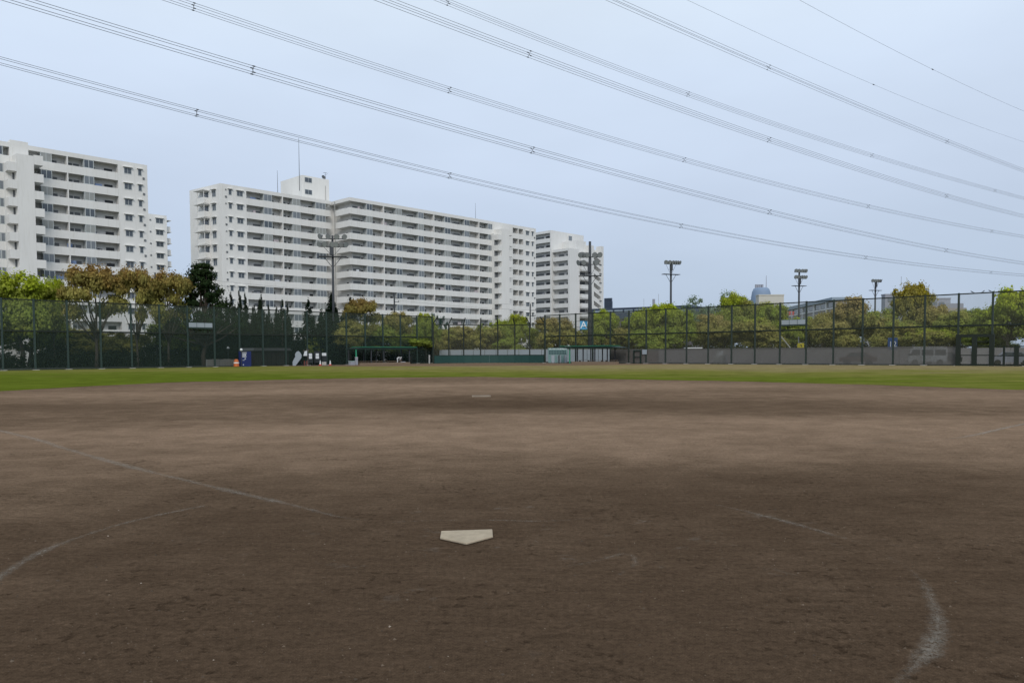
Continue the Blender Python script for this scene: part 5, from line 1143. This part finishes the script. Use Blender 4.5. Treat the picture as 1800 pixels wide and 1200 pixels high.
# street behind the right fence: wall, van, cabinets
P = atY(1100, 640, 126); P2 = atY(1262, 640, 116)
fW = Fr(P, P2); bw = thing('brown_wall', 'low reddish brown wall seen through the windbreak left of the white cabinets', 'wall', tuple(P)); n = 8
for k in range(n): fW.part('panel', G().box(.03, fW.len/n-.03, 0, .2, 0, 1.75), 'lowwall', bw, k*fW.len/n)
P = fRf.pt(fRf.s(1262, 635, -1.5), -1.5); k = ppm(P); wc = thing('white_cabinets', 'white equipment cabinets behind the windbreak right of the brown wall', 'cabinet', tuple(P), fRf.a)
part('tall_box', G().box(-.35, .35, .3, .7, 0, 1.75), 'white', wc); part('low_box', G().box(-.45, .95, -.3, .2, 0, 1.1), 'white', wc); part('side_box', G().box(.96, 1.3, -.3, .2, 0, 1.15), 'far_wall', wc)
P = atY(1230, 640, 118); a_ = thing('trailer_roof', 'low white topped cart behind the windbreak', 'cart', (P.x-1, 118, 0)); part('top', G().box(-1.2, 1.4, 0, 1.2, 2.15, 2.3), 'white', a_); part('body', G().box(-1.0, 1.2, .1, 1.1, .4, 2.15), 'shed', a_); part('wheel', G().tube([(-.6, -.02, .3), (-.6, .09, .3)], .3, 12), 'black', a_); part('wheel', G().tube([(.8, -.02, .3), (.8, .09, .3)], .3, 12), 'black', a_)
def van():
    P = fRf.pt(fRf.s(1627, 640, -3.2), -3.2); t = thing('van', 'white delivery van parked behind the windbreak near the gate, facing left', 'van', tuple(P), -.45)
    L0, L1_ = -1.75, 2.1; prof = [(L0, .35), (L1_, .35), (L1_, 1.92), (-1.15, 1.92), (-1.5, 1.78), (-1.72, 1.05)]
    part('body', G().prism_y(prof, 0, 1.6), 'van', t)
    part('side_window', G().prism_y([(-1.5, 1.1), (-.55, 1.1), (-.55, 1.72), (-1.28, 1.72)], -.02, -.001), 'glass', t); part('side_window', G().box(-.40, .75, -.02, -.001, 1.1, 1.72), 'glass', t); part('side_window', G().box(.9, 1.95, -.02, -.001, 1.1, 1.72), 'glass', t)
    part('windscreen', G().add([(-1.735, .1, 1.08), (-1.735, 1.5, 1.08), (-1.52, 1.45, 1.76), (-1.52, .15, 1.76)], [(0, 1, 2, 3)]), 'glass', t)
    part('sliding_door', G().box(-.45, .82, -.03, -.021, .45, 1.05), 'van', t); part('bumper', G().box(L0-.08, L0+.1, .03, 1.57, .3, .55), 'shed_roof', t); part('mirror', G().box(-1.62, -1.5, -.22, -.03, 1.08, 1.32), 'black', t)
    part('roof_rack', G().box(-1.3, 2.0, .1, .16, 2.0, 2.05).box(-1.3, 2.0, 1.4, 1.46, 2.0, 2.05).box(-1.1, -1.04, .1, 1.46, 1.92, 2.0).box(1.5, 1.56, .1, 1.46, 1.92, 2.0), 'white', t)
    for x in (-1.05, 1.4):
        for y in (-.03, 1.45): o = part('wheel', G().tube([(x, y, .31), (x, y+.18, .31)], .31, 16), 'black', t); part('rim', G().tube([(x, y-.012, .31), (x, y, .31)], .17, 12), 'shed_roof', o)
    part('headlight', G().box(L0-.04, L0, .1, .35, .7, .9), 'lens', t); part('headlight', G().box(L0-.04, L0, 1.25, 1.5, .7, .9), 'lens', t)
van()
def car(px, off, col, label, rz):
    P = fRf.pt(fRf.s(px, 640, off), off); t = thing('parked_car', label, 'car', tuple(P), rz)
    part('body', G().prism_y([(-2.0, .3), (2.0, .3), (2.05, .85), (1.6, .95), (.95, 1.42), (-.7, 1.45), (-1.25, .95), (-2.0, .82)], 0, 1.6), col, t); part('side_window', G().prism_y([(-1.05, .96), (1.35, .96), (.88, 1.36), (-.64, 1.38)], -.02, -.001), 'glass', t)
    for x in (-1.25, 1.25):
        for y in (-.03, 1.47): part('wheel', G().tube([(x, y, .3), (x, y+.16, .3)], .3, 14), 'black', t)
car(1655, -7, 'slate', 'dark car parked behind the white van', -.5); car(1778, -6, 'far_wall', 'silver car behind the low panelled barrier at the right', -.5); car(1506, -6, 'lowwall', 'dull reddish car behind the windbreak under the large rounded tree', -.6)
# street surface and far street wall
sw_ = thing('street_wall', 'long pale grey wall across the street behind the right fence', 'wall', tuple(fRf.pt(20, -14))); n = 16
for k in range(n): fRf.part('panel', G().box(.02, 3.96, 0, .2, 0, 1.9), 'off_wall', sw_, 12+k*4, 0, -14)
r_ = [fRf.pt(-5, -2.5), fRf.pt(90, -2.5), fRf.pt(90, -12), fRf.pt(-5, -12)]
sheet('street', [Vector((p.x, p.y, 0)) for p in r_], .004, plain('asphalt', (.055, .055, .055), .9, 0, .15, 2))
# inclined white prop seen through right fence
s0 = fRf.pt(fRf.s(1373.5, 592, -1.5), -1.5); s1 = fRf.pt(fRf.s(1389, 612, -1.5), -1.5); za_, zb2 = atY(1373.5, 592, s0.y).z, atY(1389, 611, s1.y).z
g = G().tube([(0, 0, za_), (s1.x-s0.x, s1.y-s0.y, zb2)], .07, 6).tube([(s1.x-s0.x, s1.y-s0.y, zb2), (s1.x-s0.x, s1.y-s0.y, 0)], .05, 6); tag(put('stay_pole', g.mesh('stay_pole', 'beige'), None, tuple(s0)), 'slanting pale stay pole below the right fence board', 'pole')

# crows
def crow(px, rz, label, s=1.0):
    s_ = fRf.s(px, 517, 0); p = fRf.pt(s_, 0, HF); t = thing('crow', label, 'crow', tuple(p), rz, 'crows on the top rail'); t.scale = (.55, .55, .55)
    part('body', G().tube([(-.30, 0, .05), (-.16, 0, .10), (0, 0, .17), (.12, 0, .25), (.18, 0, .31), (.24, 0, .33), (.29, 0, .32), (.38, 0, .30)], [.012, .05, .085, .085, .055, .055, .03, .006], 8), 'crow', t, smooth=True)
    part('tail', G().prism_y([(-.46, -.02), (-.2, .04), (-.2, .10), (-.44, .01)], -.035, .035), 'crow', t); part('wing', G().tube([(-.28, .07, .08), (-.05, .09, .16), (.08, .07, .23)], [.01, .04, .02], 6), 'crow', t); part('wing', G().tube([(-.28, -.07, .08), (-.05, -.09, .16), (.08, -.07, .23)], [.01, .04, .02], 6), 'crow', t)
    part('leg', G().tube([(0, .03, 0), (0, .03, .1)], .008, 4), 'crow', t); part('leg', G().tube([(0, -.03, 0), (0, -.03, .1)], .008, 4), 'crow', t)
crow(1709, 2.9, 'leftmost crow perched on the right fence top rail, tail raised'); crow(1728.5, .2, 'middle crow perched on the right fence top rail'); crow(1740.5, 2.5, 'rightmost crow, right beside a fence post')
